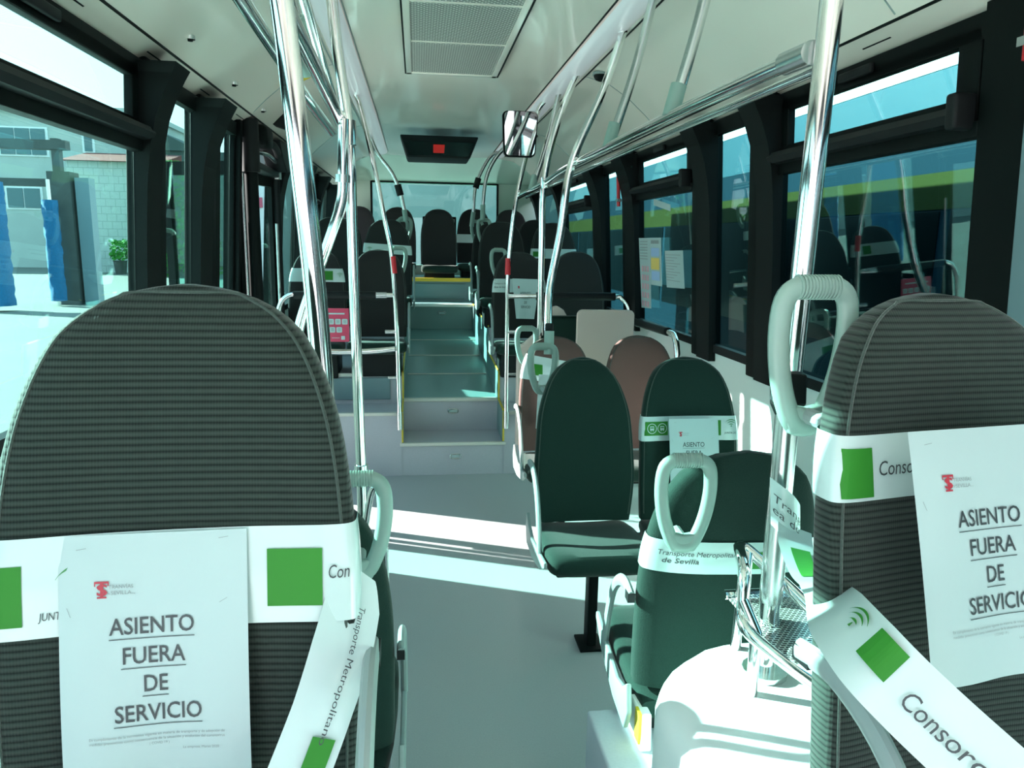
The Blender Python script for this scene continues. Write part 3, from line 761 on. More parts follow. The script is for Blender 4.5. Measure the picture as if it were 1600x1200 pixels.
r = empty('parcel_panel'); mb = MB(); mb.box(.065, .47, 9.14, 9.20, 1.3, 1.905); mb.build('board', 'black', r, bevel=.008)
mb = MB(); mb.tube([(.09, 9.135, 1.4), (.09, 9.135, 1.875), (.445, 9.135, 1.875), (.445, 9.135, 1.4)], .006, n=6); mb.build('edge_bead', 'frameplastic', r)
tag(r, 'dark upright board behind the middle rear bench seat', 'panel')

# side walls: panel below the windows, header above, pillars, windows
def seg_wall(side, nm, y0, y1, z0=0, z1=1.10, mat='wallpanel'):
    mb = MB(); wbox(mb, side, y0, y1, z0, z1, -.06, 0); return struct(mb.build(nm, mat))
seg_wall(1, 'wall_right', YF, YB, -.05, 1.10)
seg_wall(-1, 'wall_left', -.1, 3.70, -.05, 1.10)
seg_wall(-1, 'wall_left_rear', 5.22, YB, -.05, 1.10)
for sd, s_ in (('left', -1), ('right', 1)):
    mb = MB(); wbox(mb, s_, YF, YB, 2.15, 2.186, -.05, .0); wbox(mb, s_, YF, YB, 2.12, 2.184, -.02, .012); wbox(mb, s_, YF, YB, 2.15, 2.36, -.06, -.03); struct(mb.build('trim_header_'+sd, 'black'))
mb = MB(); wbox(mb, 1, YF, YB, 1.085, 1.125, -.02, .014); struct(mb.build('trim_sill_right', 'blackgrey'))
mb = MB(); wbox(mb, -1, -.1, 3.70, 1.085, 1.125, -.02, .014); wbox(mb, -1, 5.2, YB, 1.085, 1.125, -.02, .014); struct(mb.build('trim_sill_left', 'blackgrey'))
# roof above the side windows outside (keeps the sky out of the coves)
mb = MB(); mb.box(XL-.07, XR+.07, YF, YB, 2.72, 2.78); mb.box(XL-.07, XL-.03, YF, YB, 2.3, 2.75); mb.box(XR+.03, XR+.07, YF, YB, 2.3, 2.75); mb.box(XL-.07, XR+.07, 9.42, 9.46, -.3, 1.3); mb.box(XL-.07, XR+.07, 9.40, 9.46, 2.3, 2.75)
struct(mb.build('ceiling_roof_shell', 'buswhite'))
mb = MB(); mb.box(XL-.07, XR+.07, YF, YB, -.30, -.07); struct(mb.build('floor_chassis', 'black'))

def pillar(side, y0, y1, nm, flare=True, red=False):
    """dark moulded window pillar whose top flares towards the ceiling"""
    mb = MB(); wbox(mb, side, y0, y1, 1.04, 2.2, -.05, .02); o = mb.build(nm, 'black', bevel=.006); o['kind'] = 'structure'
    # ribbed cover facing the cabin, flaring out at the top, narrow
    R = []
    for z, d, e in ((1.04, .034, .0), (1.3, .034, 0), (1.6, .034, 0), (1.78, .038, .0), (1.90, .048, 0), (2.0, .066, 0), (2.08, .092, 0), (2.14, .12, .0), (2.175, .135, .01)):
        R.append([(wx(side, z, a), y, z) for a, y in ((.0, y0-.05-e), (d, y0-.05-e), (d, y1-.11+e), (.0, y1-.09+e))])
    mb = MB(); mb.rings(R); c = mb.build(nm+'_cover', 'pillar', o)
    return o
PR = [(2.88, 3.09), (3.53, 3.76), (4.80, 5.09), (5.68, 5.98), (7.25, 7.45), (8.6, 8.8)]
for i, (a, b) in enumerate(PR): pillar(1, a, b, 'trim_pillar_right_%d' % (i+1))
PL = [(2.78, 2.98), (3.43, 3.68), (5.22, 5.45), (6.2, 6.4), (7.2, 7.4), (8.2, 8.4)]
for i, (a, b) in enumerate(PL): pillar(-1, a, b, 'trim_pillar_left_%d' % (i+1))
wn = [0]
def window(side, y0, y1, hopper, z0=1.12, zt=2.13, mat=None):
    wn[0] += 1; w = empty('window_%d' % wn[0]); w['kind'] = 'structure'
    g = mat or ('glassdark' if side > 0 else 'glass')
    zl = 1.90 if hopper else zt
    mb = MB(); wbox(mb, side, y0, y1, z0-.02, zl, -.022, -.017); mb.build('pane', g, w)
    mb = MB()
    wbox(mb, side, y0, y0+.018, z0, zt, -.02, .006); wbox(mb, side, y1-.018, y1, z0, zt, -.02, .006)
    if hopper:
        wbox(mb, side, y0, y1, 1.885, 1.925, -.02, .022)
        wbox(mb, side, y0, y1, zt-.01, zt+.03, -.02, .01)
    mb.build('window_frame', 'black', w, bevel=.003)
    if hopper:
        h = MB(); wbox(h, side, y0+.09, y1-.09, 1.985, 2.125, -.012, -.008); hp = h.build('hopper_pane', g, w)
        mb = MB()
        for a, b, c, d in ((y0+.018, y0+.10, 1.925, 2.15), (y1-.10, y1-.018, 1.925, 2.15), (y0+.018, y1-.018, 2.118, 2.16), (y0+.018, y1-.018, 1.925, 1.99)): wbox(mb, side, a, b, c, d, -.018, .012)
        mb.build('hopper_frame', 'black', hp, bevel=.004)
        mb = MB(); R = []
        for y in (y0+.03, y1-.03):
            R.append([(wx(side, z, d), y, z) for d, z in ((.010, 1.975), (.05, 1.965), (.062, 1.945), (.05, 1.925), (.010, 1.92))])
        mb.rings(R); mb.build('hopper_handle_bar', 'blackgrey', hp)
        if side > 0:
            mb = MB(); wbox(mb, side, y0+.015, y0+.055, 1.905, 1.995, .01, .075); mb.build('end_cap', 'rubber', hp, bevel=.01)
        mb = MB(); yy = (y0+y1)/2; wbox(mb, side, yy-.09, yy+.09, 2.135, 2.165, .012, .03); mb.build('latch', 'rubber', hp, bevel=.006)
    return w
window(1, 1.78, 2.88, True); window(1, 3.09, 3.53, False); window(1, 3.76, 4.80, True); window(1, 5.09, 5.68, False)
window(1, 5.98, 7.25, True); window(1, 7.45, 8.6, False)
window(-1, 1.35, 2.78, True); window(-1, 2.98, 3.43, False); window(-1, 3.78, 4.10, False, z0=.2)
mb = MB(); wbox(mb, -1, 3.66, 3.79, -.05, 2.2, -.05, .01); struct(mb.build('trim_door_side', 'black'))
window(-1, 5.45, 6.2, False); window(-1, 6.4, 7.2, True); window(-1, 7.4, 8.2, False)
window(-1, -.1, 1.20, True)
window(1, YF+.3, 1.40, True)
mb = MB(); wbox(mb, 1, 1.40, 1.78, 1.04, 2.2, -.05, .02); mb.build('trim_pillar_right_front', 'black')['kind'] = 'structure'
mb = MB(); R = []
for z, e in ((1.0, 0), (1.5, 0), (1.97, 0), (2.1, .0), (2.2, .0)):
    R.append([(wx(1, z, a), y, z) for a, y in ((.0, 1.42), (.05, 1.44), (.05, 1.60), (.0, 1.64))])
mb.rings(R); mb.build('trim_pillar_cover_front', 'gantry', bevel=.004)['kind'] = 'structure'
mb = MB(); wbox(mb, -1, 1.20, 1.35, 1.04, 2.2, -.05, .02); mb.build('trim_pillar_left_front', 'black')['kind'] = 'structure'
# front bulkhead behind the camera: windscreen frame
mb = MB(); mb.box(XL, XR, YF-.05, YF, -.05, .9); mb.box(XL, XL+.1, YF-.05, YF, .9, 2.3); mb.box(XR-.1, XR, YF-.05, YF, .9, 2.3); mb.box(XL, XR, YF-.05, YF, 2.25, 2.75)
struct(mb.build('wall_front', 'blackgrey'))

# ------------------------------------------------------------------ door (left, open)
d = empty('door_1'); d['kind'] = 'structure'
mb = MB(); wbox(mb, -1, 4.10, 4.15, 0, 2.2, -.05, .03); wbox(mb, -1, 5.14, 5.22, 0, 2.2, -.05, .03); mb.build('door_frame', 'black', d)
mb = MB(); mb.box(-.955, -.62, 4.16, 4.20, .06, 1.98); 
leafs = []
for k, (x0, y0, x1, y1) in enumerate(((-1.36, 4.33, -.93, 4.16), (-1.05, 4.68, -.93, 5.08))):
    L = MB(); a = Vector((x0, y0, 0)); b = Vector((x1, y1, 0)); t = (b-a).normalized(); n = Vector((-t.y, t.x, 0))
    def lb(mb, s0, s1, z0, z1, h=.016):
        v = []
        for s in (s0, s1):
            for q in (-h, h):
                for z in (z0, z1): p = a+t*s+n*q; v.append((p.x, p.y, z))
        mb.add(v, [(0, 1, 3, 2), (4, 6, 7, 5), (0, 4, 5, 1), (2, 3, 7, 6), (0, 2, 6, 4), (1, 5, 7, 3)])
    ln = (b-a).length
    lb(L, 0, .045, .05, 2.0); lb(L, ln-.045, ln, .05, 2.0); lb(L, 0, ln, .05, .14 if k == 0 else .85); lb(L, 0, ln, 1.93, 2.0)
    lf = L.build('door_leaf', 'black', d)
    g = MB(); lb(g, .04, ln-.04, .13, 1.94, .003); g.build('pane', 'glass', lf)
    g = MB(); p = a+t*(ln-.02); q = n*(.03 if k == 0 else -.03); g.tube([(p.x+q.x, p.y+q.y, .6), (p.x+q.x, p.y+q.y, 1.7)], .012, n=8); g.build('leaf_handle', 'steel', lf, smooth=True)
# black door posts and mechanism
r = empty('door_post', (-.88, 4.22, 0)); mb = MB(); mb.tube([(0, 0, .0), (0, 0, 2.02)], .036, n=14); mb.build('post', 'black', r, smooth=True)
mb = MB(); mb.tube([(0, 0, 1.95), (.0, 0, 2.22)], .05, n=12); mb.build('upper_sleeve', 'rubber', r, smooth=True)
mb = MB(); mb.tube([(-.043, -.005, .0), (-.043, -.005, 2.0)], .006, n=8); mb.build('bright_edge', 'steel', r, smooth=True)
tag(r, 'thick black door post at the near side of the open left door', 'post')
r = empty('door_post', (-.905, 5.08, 0)); mb = MB(); mb.tube([(0, 0, .0), (0, 0, 2.05)], .024, n=12); mb.build('post', 'blackgrey', r, smooth=True)
mb = MB(); mb.tube([(0, 0, 1.98), (0, 0, 2.08)], .035, n=10); mb.build('collar', 'steel', r, smooth=True)
tag(r, 'slim dark grey door post at the far side of the open left door', 'post')
r = empty('door_mechanism', (0, 0, 0))
mb = MB(); mb.tube([(-.87, 4.22, 2.10), (-.82, 4.5, 2.13), (-.84, 4.8, 2.12), (-.87, 4.98, 2.10)], .022, n=10, smooth=5); mb.build('arm', 'rubber', r, smooth=True)
mb = MB(); mb.tube([(-.87, 4.22, 2.06), (-.84, 4.5, 2.07), (-.87, 4.9, 2.07)], .012, n=8, smooth=5); mb.build('steel_arm', 'steel', r, smooth=True)
mb = MB(); mb.box(-.95, -.80, 4.28, 4.48, 2.09, 2.21); mb.build('motor_box', 'black', r, bevel=.03)
mb = MB(); mb.prism([(4.78, 2.19), (5.16, 2.21), (5.16, 2.04), (5.02, 2.02), (4.90, 2.08)], lambda u, v, w: (-.94+w, u, v), .12); mb.build('bracket', 'blackgrey', r, bevel=.006)
mb = MB(); mb.box(-.96, -.88, 4.25, 5.12, 1.99, 2.03); mb.build('track', 'blackgrey', r, bevel=.006)
tag(r, 'black opening mechanism above the open left door', 'mechanism')

# ------------------------------------------------------------------ wheel arches and podiums
def arch(nm, x0, x1, y0, y1, z1, rad, corner_x):
    """box with one rounded corner in plan at (corner_x, y1) and softened top"""
    P = []
    if corner_x == x0:
        P = [(x1, y0), (x1, y1)]+[(x0+rad-rad*math.sin(PI/2*t/8), y1-rad+rad*math.cos(PI/2*t/8)) for t in range(9)]+[(x0, y0)]
    else:
        P = [(x0, y0), (x0, y1)]+[(x1-rad+rad*math.sin(PI/2*t/8), y1-rad+rad*math.cos(PI/2*t/8)) for t in range(9)]+[(x1, y0)]
    cx = sum(p[0] for p in P)/len(P); cy = sum(p[1] for p in P)/len(P)
    R = []
    for z, ins in ((0, 0), (z1-.06, 0), (z1-.035, .006), (z1-.015, .02), (z1-.003, .042), (z1, .07)):
        R.append([(p[0]+(ins if p[0] < cx else -ins)*(1 if abs(p[0]-cx) > .1 else .5), p[1]+(ins if p[1] < cy else -ins), z) for p in P])
    mb = MB(); mb.rings(R); return struct(mb.build(nm, 'arch', smooth=True))
arch('trim_wheel_arch_right', .455, 1.46, .25, 1.46, .74, .26, .455)
arch('trim_wheel_arch_left', -.97, -.085, .25, 1.46, .74, .26, -.085)
mb = MB(); mb.box(.440, 1.46, 1.455, 1.72, 0, .385); struct(mb.build('floor_podium_right', 'step', bevel=.008))
mb = MB(); mb.box(-.97, -.075, 1.455, 1.72, 0, .385); struct(mb.build('floor_podium_left', 'step', bevel=.008))
for s_, x in (('right', .530), ('left', -.150)):
    sg = 1 if s_ == 'right' else -1
    r = empty('seat_bracket', (x, 1.60, .385))
    mb = MB(); mb.prism([(-.06, .0), (.10, .0), (.04, .095), (-.05, .095)], lambda u, v, w: (w, u, v), .03); mb.build('gusset', 'arch', r, bevel=.006)
    mb = MB(); mb.box(-.004*sg, -.001*sg+.004, -.055, -.02, .02, .10); mb.build('reflector', 'yellow', r)
    tag(r, 'white bracket with yellow strip under the rear-facing seat on the %s' % s_, 'bracket', 'seat brackets')

# ------------------------------------------------------------------ chrome tubes
def pole(name, label, pts, r, mat='chrome', smooth=6, group=None, cat='pole', extra=None):
    o = empty(name, pts[0]); b = Vector(pts[0])
    mb = MB(); mb.tube([Vector(p)-b for p in pts], r, n=20, smooth=smooth); mb.build('tube', mat, o, smooth=True)
    if extra:
        for nm, p0, p1, rr, mt in extra:
            mb = MB(); mb.tube([Vector(p0)-b, Vector(p1)-b], rr, n=16); mb.build(nm, mt, o, smooth=True)
    tag(o, label, cat, group); return o
pole('grab_pole', 'thick chrome pole nearest the camera, left of centre', [(-.258, 1.14, 2.50), (-.214, 1.19, 2.10), (-.194, 1.2, 1.93), (-.176, 1.2, 1.72), (-.158, 1.2, 1.475), (-.145, 1.2, 1.1), (-.145, 1.2, .72)], .0175,
     extra=[('foot_flange', (-.145, 1.2, .738), (-.145, 1.2, .752), .04, 'steel')])
pole('grab_pole', 'thick chrome pole at right front with the ticket validator', [(.722, 1.30, 2.50), (.716, 1.3, 2.03), (.708, 1.3, 1.6), (.703, 1.3, 1.27), (.703, 1.3, .72)], .0205,
     extra=[('foot_flange', (.703, 1.3, .738), (.703, 1.3, .752), .045, 'steel'), ('lower_sleeve', (.703, 1.3, .9), (.703, 1.3, 1.30), .0225, 'steel')])
pole('grab_pole', 'slim chrome pole standing behind the thick left one', [(-0.248, 2.145, 2.590), (-0.220, 2.200, 2.172), (-0.189, 2.200, 1.889), (-0.185, 2.200, 1.600), (-0.179, 2.200, 1.160), (-0.174, 2.200, 0.874), (-0.171, 2.200, 0.258)], .0155,
     extra=[('clamp', (-0.190, 2.200, 1.864), (-0.190, 2.200, 1.930), .022, 'chrome'), ('lower_clamp', (-0.174, 2.200, 0.896), (-0.174, 2.200, 0.929), .021, 'steel')])
pole('curved_brace', 'chrome brace curving from the slim pole down to the left', [(-0.200, 2.178, 1.930), (-0.205, 2.178, 1.798), (-0.211, 2.178, 1.710), (-0.244, 2.178, 1.611), (-0.295, 2.178, 1.479), (-0.338, 2.178, 1.358), (-0.363, 2.178, 1.226), (-0.374, 2.178, 1.050), (-0.374, 2.178, 0.500)], .0150, cat='brace',
     extra=[('clamp', (-0.206, 2.178, 1.781), (-0.207, 2.178, 1.760), .021, 'steel')])
pole('overhead_rail', 'double chrome rail running overhead on the left side', [(-.215, 1.0, 1.99), (-.216, 1.9, 1.955), (-.217, 2.40, 1.925)], .0165, cat='rail', smooth=4)
pole('overhead_rail', 'short overhead chrome rail just left of the other left one', [(-.275, 1.0, 1.985), (-.272, 1.9, 1.95), (-.252, 2.36, 1.92)], .0130, cat='rail', smooth=4)
pole('ceiling_strut', 'pale green strut with socket from ceiling to left overhead rail', [(-.33, 1.5, 2.52), (-.29, 1.62, 2.25), (-.245, 1.74, 2.0)], .0165, mat='steel', cat='strut', extra=[('socket', (-.255, 1.71, 2.06), (-.235, 1.77, 1.96), .0215, 'handle')])
pole('ceiling_strut', 'second strut from ceiling to left overhead rail, further back', [(-.36, 2.0, 2.50), (-.30, 2.15, 2.25), (-.225, 2.35, 1.94)], .0150, mat='chrome', cat='strut')
# right overhead rail and struts
pole('overhead_rail', 'long chrome rail running overhead along the right side', [(.70, 1.33, 1.945), (.70, 2.1, 1.955), (.70, 3.5, 1.955), (.70, 4.2, 1.93), (.705, 5.0, 1.925), (.70, 5.35, 1.92)], .0165, cat='rail', smooth=4,
     extra=[('pole_socket', (.702, 1.325, 1.945), (.700, 1.42, 1.947), .0215, 'steel')])
pole('overhead_rail', 'thinner dark chrome rail just under the long right one', [(.735, 1.36, 1.925), (.732, 3.0, 1.925), (.725, 5.0, 1.905)], .0095, cat='rail', smooth=4)
for (x0, y0, z0, x1, y1, z1, lab) in ((.70, 2.08, 1.965, .835, 2.12, 2.48, 'nearest strut from the right overhead rail up to the ceiling'), (.70, 2.76, 1.965, .865, 2.80, 2.50, 'second nearest strut from the right overhead rail to the ceiling'), (.70, 4.62, 1.94, .860, 4.62, 2.50, 'far short strut above the right overhead rail near the mirror')):
    pole('ceiling_strut', lab, [(x1, y1, z1+.03), ((x0+x1)/2+.01, (y0+y1)/2, (z0+z1)/2), (x0, y0, z0-.02)], .0165, mat='steel', cat='strut', group='right ceiling struts',
         extra=[('socket', (x0+.022, y0+.005, z0+.075), (x0, y0, z0-.01), .0225, 'handle')])
pole('grab_pole', 'chrome pole reaching from the ceiling to the post seat grab handle', [(.884, 3.28, 2.52), (.80, 3.28, 2.26), (.672, 3.28, 1.95), (.63, 3.28, 1.65), (.585, 3.26, 1.40), (.565, 3.16, 1.22), (.560, 3.10, 1.17)], .0180,
     extra=[('socket', (.560, 3.10, 1.235), (.558, 3.09, 1.135), .0215, 'handle'), ('rubber_ring', (.562, 3.115, 1.262), (.560, 3.105, 1.235), .0185, 'rubber')])
pole('grab_pole', 'upright chrome pole behind it, reaching the second pair of middle seats', [(.865, 4.12, 2.52), (.765, 4.12, 2.27), (.692, 4.12, 1.95), (.688, 4.12, 1.6), (.69, 4.12, 1.3), (.69, 4.12, 1.09)], .0185,
     extra=[('rail_clamp', (.693, 4.12, 1.96), (.693, 4.12, 1.90), .022, 'chrome')])
RED = 'red'
pole('grab_pole', 'chrome stair pole on the left with a red sleeve', [(-.39, 4.90, 2.52), (-.352, 4.93, 2.431), (-.268, 4.93, 2.067), (-.21, 4.93, 1.75), (-.166, 4.93, 1.507), (-.142, 4.93, 1.1), (-.133, 4.93, .7), (-.126, 4.93, .36)], .0150, group='stair poles',
     extra=[('red_sleeve', (-.160, 4.93, 1.505), (-.150, 4.93, 1.395), .0185, RED), ('end_sleeve', (-.128, 4.93, .46), (-.126, 4.93, .34), .019, 'steel'), ('lower_stub', (-.20, 4.93, .70), (-.133, 4.93, .70), .011, 'steel'), ('upper_stub', (-.215, 4.93, 1.01), (-.142, 4.93, 1.01), .014, 'steel')])
pole('grab_pole', 'chrome stair pole on the right with a red sleeve', [(.835, 4.90, 2.52), (.775, 4.93, 2.436), (.705, 4.93, 2.16), (.650, 4.93, 1.908), (.618, 4.93, 1.66), (.600, 4.93, 1.4), (.598, 4.93, 1.2), (.600, 4.93, .7), (.604, 4.93, .36)], .0150, group='stair poles',
     extra=[('red_sleeve', (.599, 4.93, 1.505), (.598, 4.93, 1.395), .0185, RED), ('end_sleeve', (.604, 4.93, .46), (.604, 4.93, .34), .019, 'steel'), ('upper_stub', (.60, 4.93, 1.01), (.675, 4.93, 1.01), .014, 'steel'), ('lower_stub', (.60, 4.93, .72), (.665, 4.93, .72), .010, 'steel')])
def seat_pole(lab, pts, grip=None):
    pole('grab_pole', lab, pts,   .0165, mat='steel', group='curved poles of the raised rows', extra=([('socket', pts[-2], pts[-1], .022, 'handle')]+([('black_sleeve', grip[0], grip[1], .03, 'rubber')] if grip else [])))
seat_pole('curved pole from the ceiling to the second left aisle seat', [(-.40, 6.6, 2.50), (-.33, 6.6, 2.331), (-.213, 6.6, 2.177), (-.145, 6.6, 2.019), (-.110, 6.6, 1.87), (-.095, 6.6, 1.78)], ((-.165, 6.6, 2.08), (-.140, 6.6, 1.99)))
seat_pole('nearer of two curved poles right of the rear aisle', [(.86, 6.6, 2.48), (.79, 6.6, 2.44), (.68, 6.6, 2.33), (.60, 6.6, 2.16), (.572, 6.6, 1.93), (.570, 6.6, 1.80)])
seat_pole('farther of two curved poles right of the rear aisle, with a black sleeve', [(.86, 7.45, 2.48), (.78, 7.45, 2.47), (.689, 7.45, 2.40), (.576, 7.45, 2.16), (.552, 7.45, 1.9), (.535, 7.45, 1.76)], ((.60, 7.45, 2.225), (.572, 7.45, 2.13)))
# padded guard rails at the stairs
r = empty('guard_rail', (0, 4.9, 0))
mb = MB(); mb.tube([(-.90, .0, 1.0), (-.885, .0, 1.17), (-.82, 0, 1.248), (-.70, 0, 1.25), (-.16, 0, 1.254)], .0155, n=14, smooth=5); mb.build('tube', 'chrome', r, smooth=True)
mb = MB(); mb.tube([(-.79, 0, 1.25), (-.27, 0, 1.252)], .026, n=14); mb.build('pad', 'blackgrey', r, smooth=True)
mb = MB(); mb.tube([(-.66, 0, .885), (-.50, 0, .88), (-.30, 0, .885), (-.15, 0, .90)], .020, n=14, smooth=4); mb.build('lower_tube', 'chrome', r, smooth=True)
mb = MB(); mb.tube([(-.27, 0, 1.252), (-.20, 0, 1.253)], .021, n=12); mb.build('end_socket', 'steel', r, smooth=True)
tag(r, 'padded guard rail left of the aisle stairs with a pink poster under it', 'rail')
r = empty('guard_rail', (0, 4.9, 0))
mb = MB(); mb.tube([(.60, 0, 1.254), (.80, 0, 1.256), (1.30, 0, 1.258), (1.38, -.02, 1.24), (1.42, -.05, 1.17), (1.43, -.06, 1.0)], .0155, n=14, smooth=5); mb.build('tube', 'chrome', r, smooth=True)
mb = MB(); mb.tube([(.79, 0, 1.256), (1.33, 0, 1.258)], .027, n=14); mb.build('pad', 'blackgrey', r, smooth=True)
tag(r, 'padded guard rail right of the aisle stairs', 'rail')
r = empty('wall_rail', (0, 0, 0))
mb = MB(); mb.tube([(1.375, 5.2, 1.115), (1.375, 4.3, 1.125), (1.375, 3.9, 1.135), (1.372, 3.80, 1.12), (1.37, 3.74, 1.05), (1.37, 3.72, .9)], .0165, n=14, smooth=5); mb.build('tube', 'chrome', r, smooth=True)
mb = MB(); mb.tube([(1.375, 5.2, 1.115), (1.375, 4.3, 1.127), (1.375, 3.92, 1.135)], .024, n=14); mb.build('pad', 'blackgrey', r, smooth=True)
tag(r, 'padded rail under the right side window with a curved chrome end', 'rail')
# pink poster
r = empty('poster', (-.555, 4.87, .952))
mb = MB(); mb.box(-.115, .112, -.004, .004, 0, .217); mb.build('board', 'rose', r)
mb = MB()
fp = lambda u, v: (u, -.0055, v)
quad(mb, -.085, .178, .085, .188, fp, 1)
for row, (z, n, x0) in enumerate(((.113, 5, -.107), (.060, 4, -.100))):
    for k in range(n):
        x = x0+k*.0435; P = []
        for cx_, cy_, a0 in ((x+.030, z+.030, 0), (x+.006, z+.030, 90), (x+.006, z+.006, 180), (x+.030, z+.006, 270)):
            for t in range(4): P.append((cx_+.006*math.cos(math.radians(a0+30*t)), cy_+.006*math.sin(math.radians(a0+30*t))))
        mb.add([fp(*p) for p in P], [tuple(range(len(P)))])
quad(mb, .060, .014, .084, .038, fp, 1); quad(mb, .0, .024, .05, .027, fp, 1)
mb.build('white_tiles', 'paper', r)
mb = MB(); fq = lambda u, v: (u, -.0065, v)
for row, (z, n, x0) in enumerate(((.113, 5, -.107), (.060, 4, -.100))):
    for k in range(n):
        x = x0+k*.0435
        for q in range(3): quad(mb, x+.009, z+.010+q*.007, x+.027, z+.0135+q*.007, fq, 1)
mb.build('tile_marks', 'inkgrey', r)
tag(r, 'pink poster with rows of white tiles on the left guard rail', 'poster')
# mirror
r = empty('rear_view_mirror', (.605, 4.5, 2.235))
def rr(w, h, rad, n=6):
    P = []
    for cx_, cy_, a0 in ((w-rad, h-rad, 0), (-w+rad, h-rad, 90), (-w+rad, -h+rad, 180), (w-rad, -h+rad, 270)):
        for t in range(n+1): P.append((cx_+rad*math.cos(math.radians(a0+90*t/n)), cy_+rad*math.sin(math.radians(a0+90*t/n))))
    return P
mb = MB(); mb.prism([(x*(1+.06*(y/.12)), y) for x, y in rr(.100, .130, .03)], lambda u, v, w: (u, w, v), .03); mb.build('housing', 'black', r)
mb = MB(); mb.prism([(x*(1+.06*(y/.12)), y) for x, y in rr(.092, .122, .026)], lambda u, v, w: (u, w-.018-.10*v, v), .003); mb.build('mirror_glass', 'mirrorglass', r)
mb = MB(); mb.tube([(.02, .03, .0), (.08, .06, .0), (.13, .20, .02)], .010, n=8, smooth=3); mb.build('arm', 'black', r, smooth=True)
tag(r, 'rounded rectangular mirror hanging from the right overhead rail', 'mirror')
# validator box
r = empty('ticket_validator', (.703, 1.3, 1.33)); r.rotation_euler.z = -.25; r.scale = (.8, .8, .85)
mb = MB(); mb.prism([(-.075, .0), (-.035, -.065), (.03, -.05), (.035, .07), (.0, .085), (-.06, .06)], lambda u, v, w: (w-.03, v-.0, u*1.0+.02), .055); mb.build('body', 'black', r, bevel=.006)
mb = MB(); mb.box(-.034, -.031, -.05, .04, -.03, .045); mb.build('label_plate', 'steel', r)
mb = MB()
for k in range(4): mb.box(-.036, -.0335, -.042+k*.02, -.030+k*.02, -.022, .038)
mb.build('label_marks', 'ink', r)
tag(r, 'black box clamped to the thick right pole below the grab handle', 'box')
# basket on the right wheel arch
r = empty('luggage_basket', (0, 0, 0))
A_ = Vector((.625, 1.30, .90)); B_ = Vector((.685, 1.52, .90)); 
mb = MB(); mb.tube([(.600, 1.27, .935), (.612, 1.30, .985), (.650, 1.40, .995), (.70, 1.32, .955), (.76, 1.22, .90), (.90, 1.02, .79)], .0125, n=14, smooth=5); mb.build('upper_tube', 'chrome', r, smooth=True)
mb = MB(); mb.tube([(.655, 1.38, .985), (.625, 1.32, .93), (.595, 1.25, .90), (.620, 1.20, .875), (.70, 1.12, .83), (.86, .98, .75)], .0125, n=14, smooth=5); mb.build('lower_tube', 'chrome', r, smooth=True)
for p_, q_ in (((.600, 1.27, .94), (.618, 1.235, .885)), ((.66, 1.40, .985), (.655, 1.40, .745)), ((.615, 1.235, .885), (.615, 1.235, .745))):
    mb = MB(); mb.tube([p_, q_], .0115, n=12); mb.build('upright', 'chrome', r, smooth=True)
mb = MB(); mb.box(.635, 1.05, 1.17, 1.42, .868, .872); mb.build('wire_mesh', 'mesh', r)
for yy_, xx_ in ((1.42, .63), (1.165, .66)):
    mb = MB(); mb.tube([(xx_, yy_, .874), (1.05, yy_, .874)], .0105, n=10); mb.build('cross_tube', 'chrome', r, smooth=True)
r.location = (.030, 0, -.018)
tag(r, 'chrome luggage basket with wire mesh floor on the right wheel arch', 'basket')
# chrome loop beside the slim pole
pole('grab_hoop', 'small chrome hoop at the foot of the slim pole', [(-0.169, 2.147, 0.696), (-0.145, 2.147, 0.843), (-0.124, 2.147, 0.877), (-0.107, 2.147, 0.832), (-0.102, 2.147, 0.470)], .010, cat='hoop')
# cream partition and side pad in the sunlit middle
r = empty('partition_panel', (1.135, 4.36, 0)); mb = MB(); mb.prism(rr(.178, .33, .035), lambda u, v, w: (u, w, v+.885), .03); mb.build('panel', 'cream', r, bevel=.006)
mb = MB(); mb.box(-.02, .02, .032, .06, 0, 1.0); mb.build('support', 'steel', r)
tag(r, 'cream rounded panel standing behind the sunlit pair of seats', 'panel')
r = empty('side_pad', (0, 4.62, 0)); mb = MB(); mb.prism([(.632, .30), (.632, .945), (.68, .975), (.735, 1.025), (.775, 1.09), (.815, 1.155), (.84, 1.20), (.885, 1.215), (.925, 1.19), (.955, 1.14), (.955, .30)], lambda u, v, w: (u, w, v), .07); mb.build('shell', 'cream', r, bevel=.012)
mb = MB(); mb.box(.78, 1.30, -.02, .0, .55, 1.155); mb.build('dark_cushion', 'fabric', r, bevel=.03)
tag(r, 'curved pinkish side pad beside the right stair pole', 'pad')
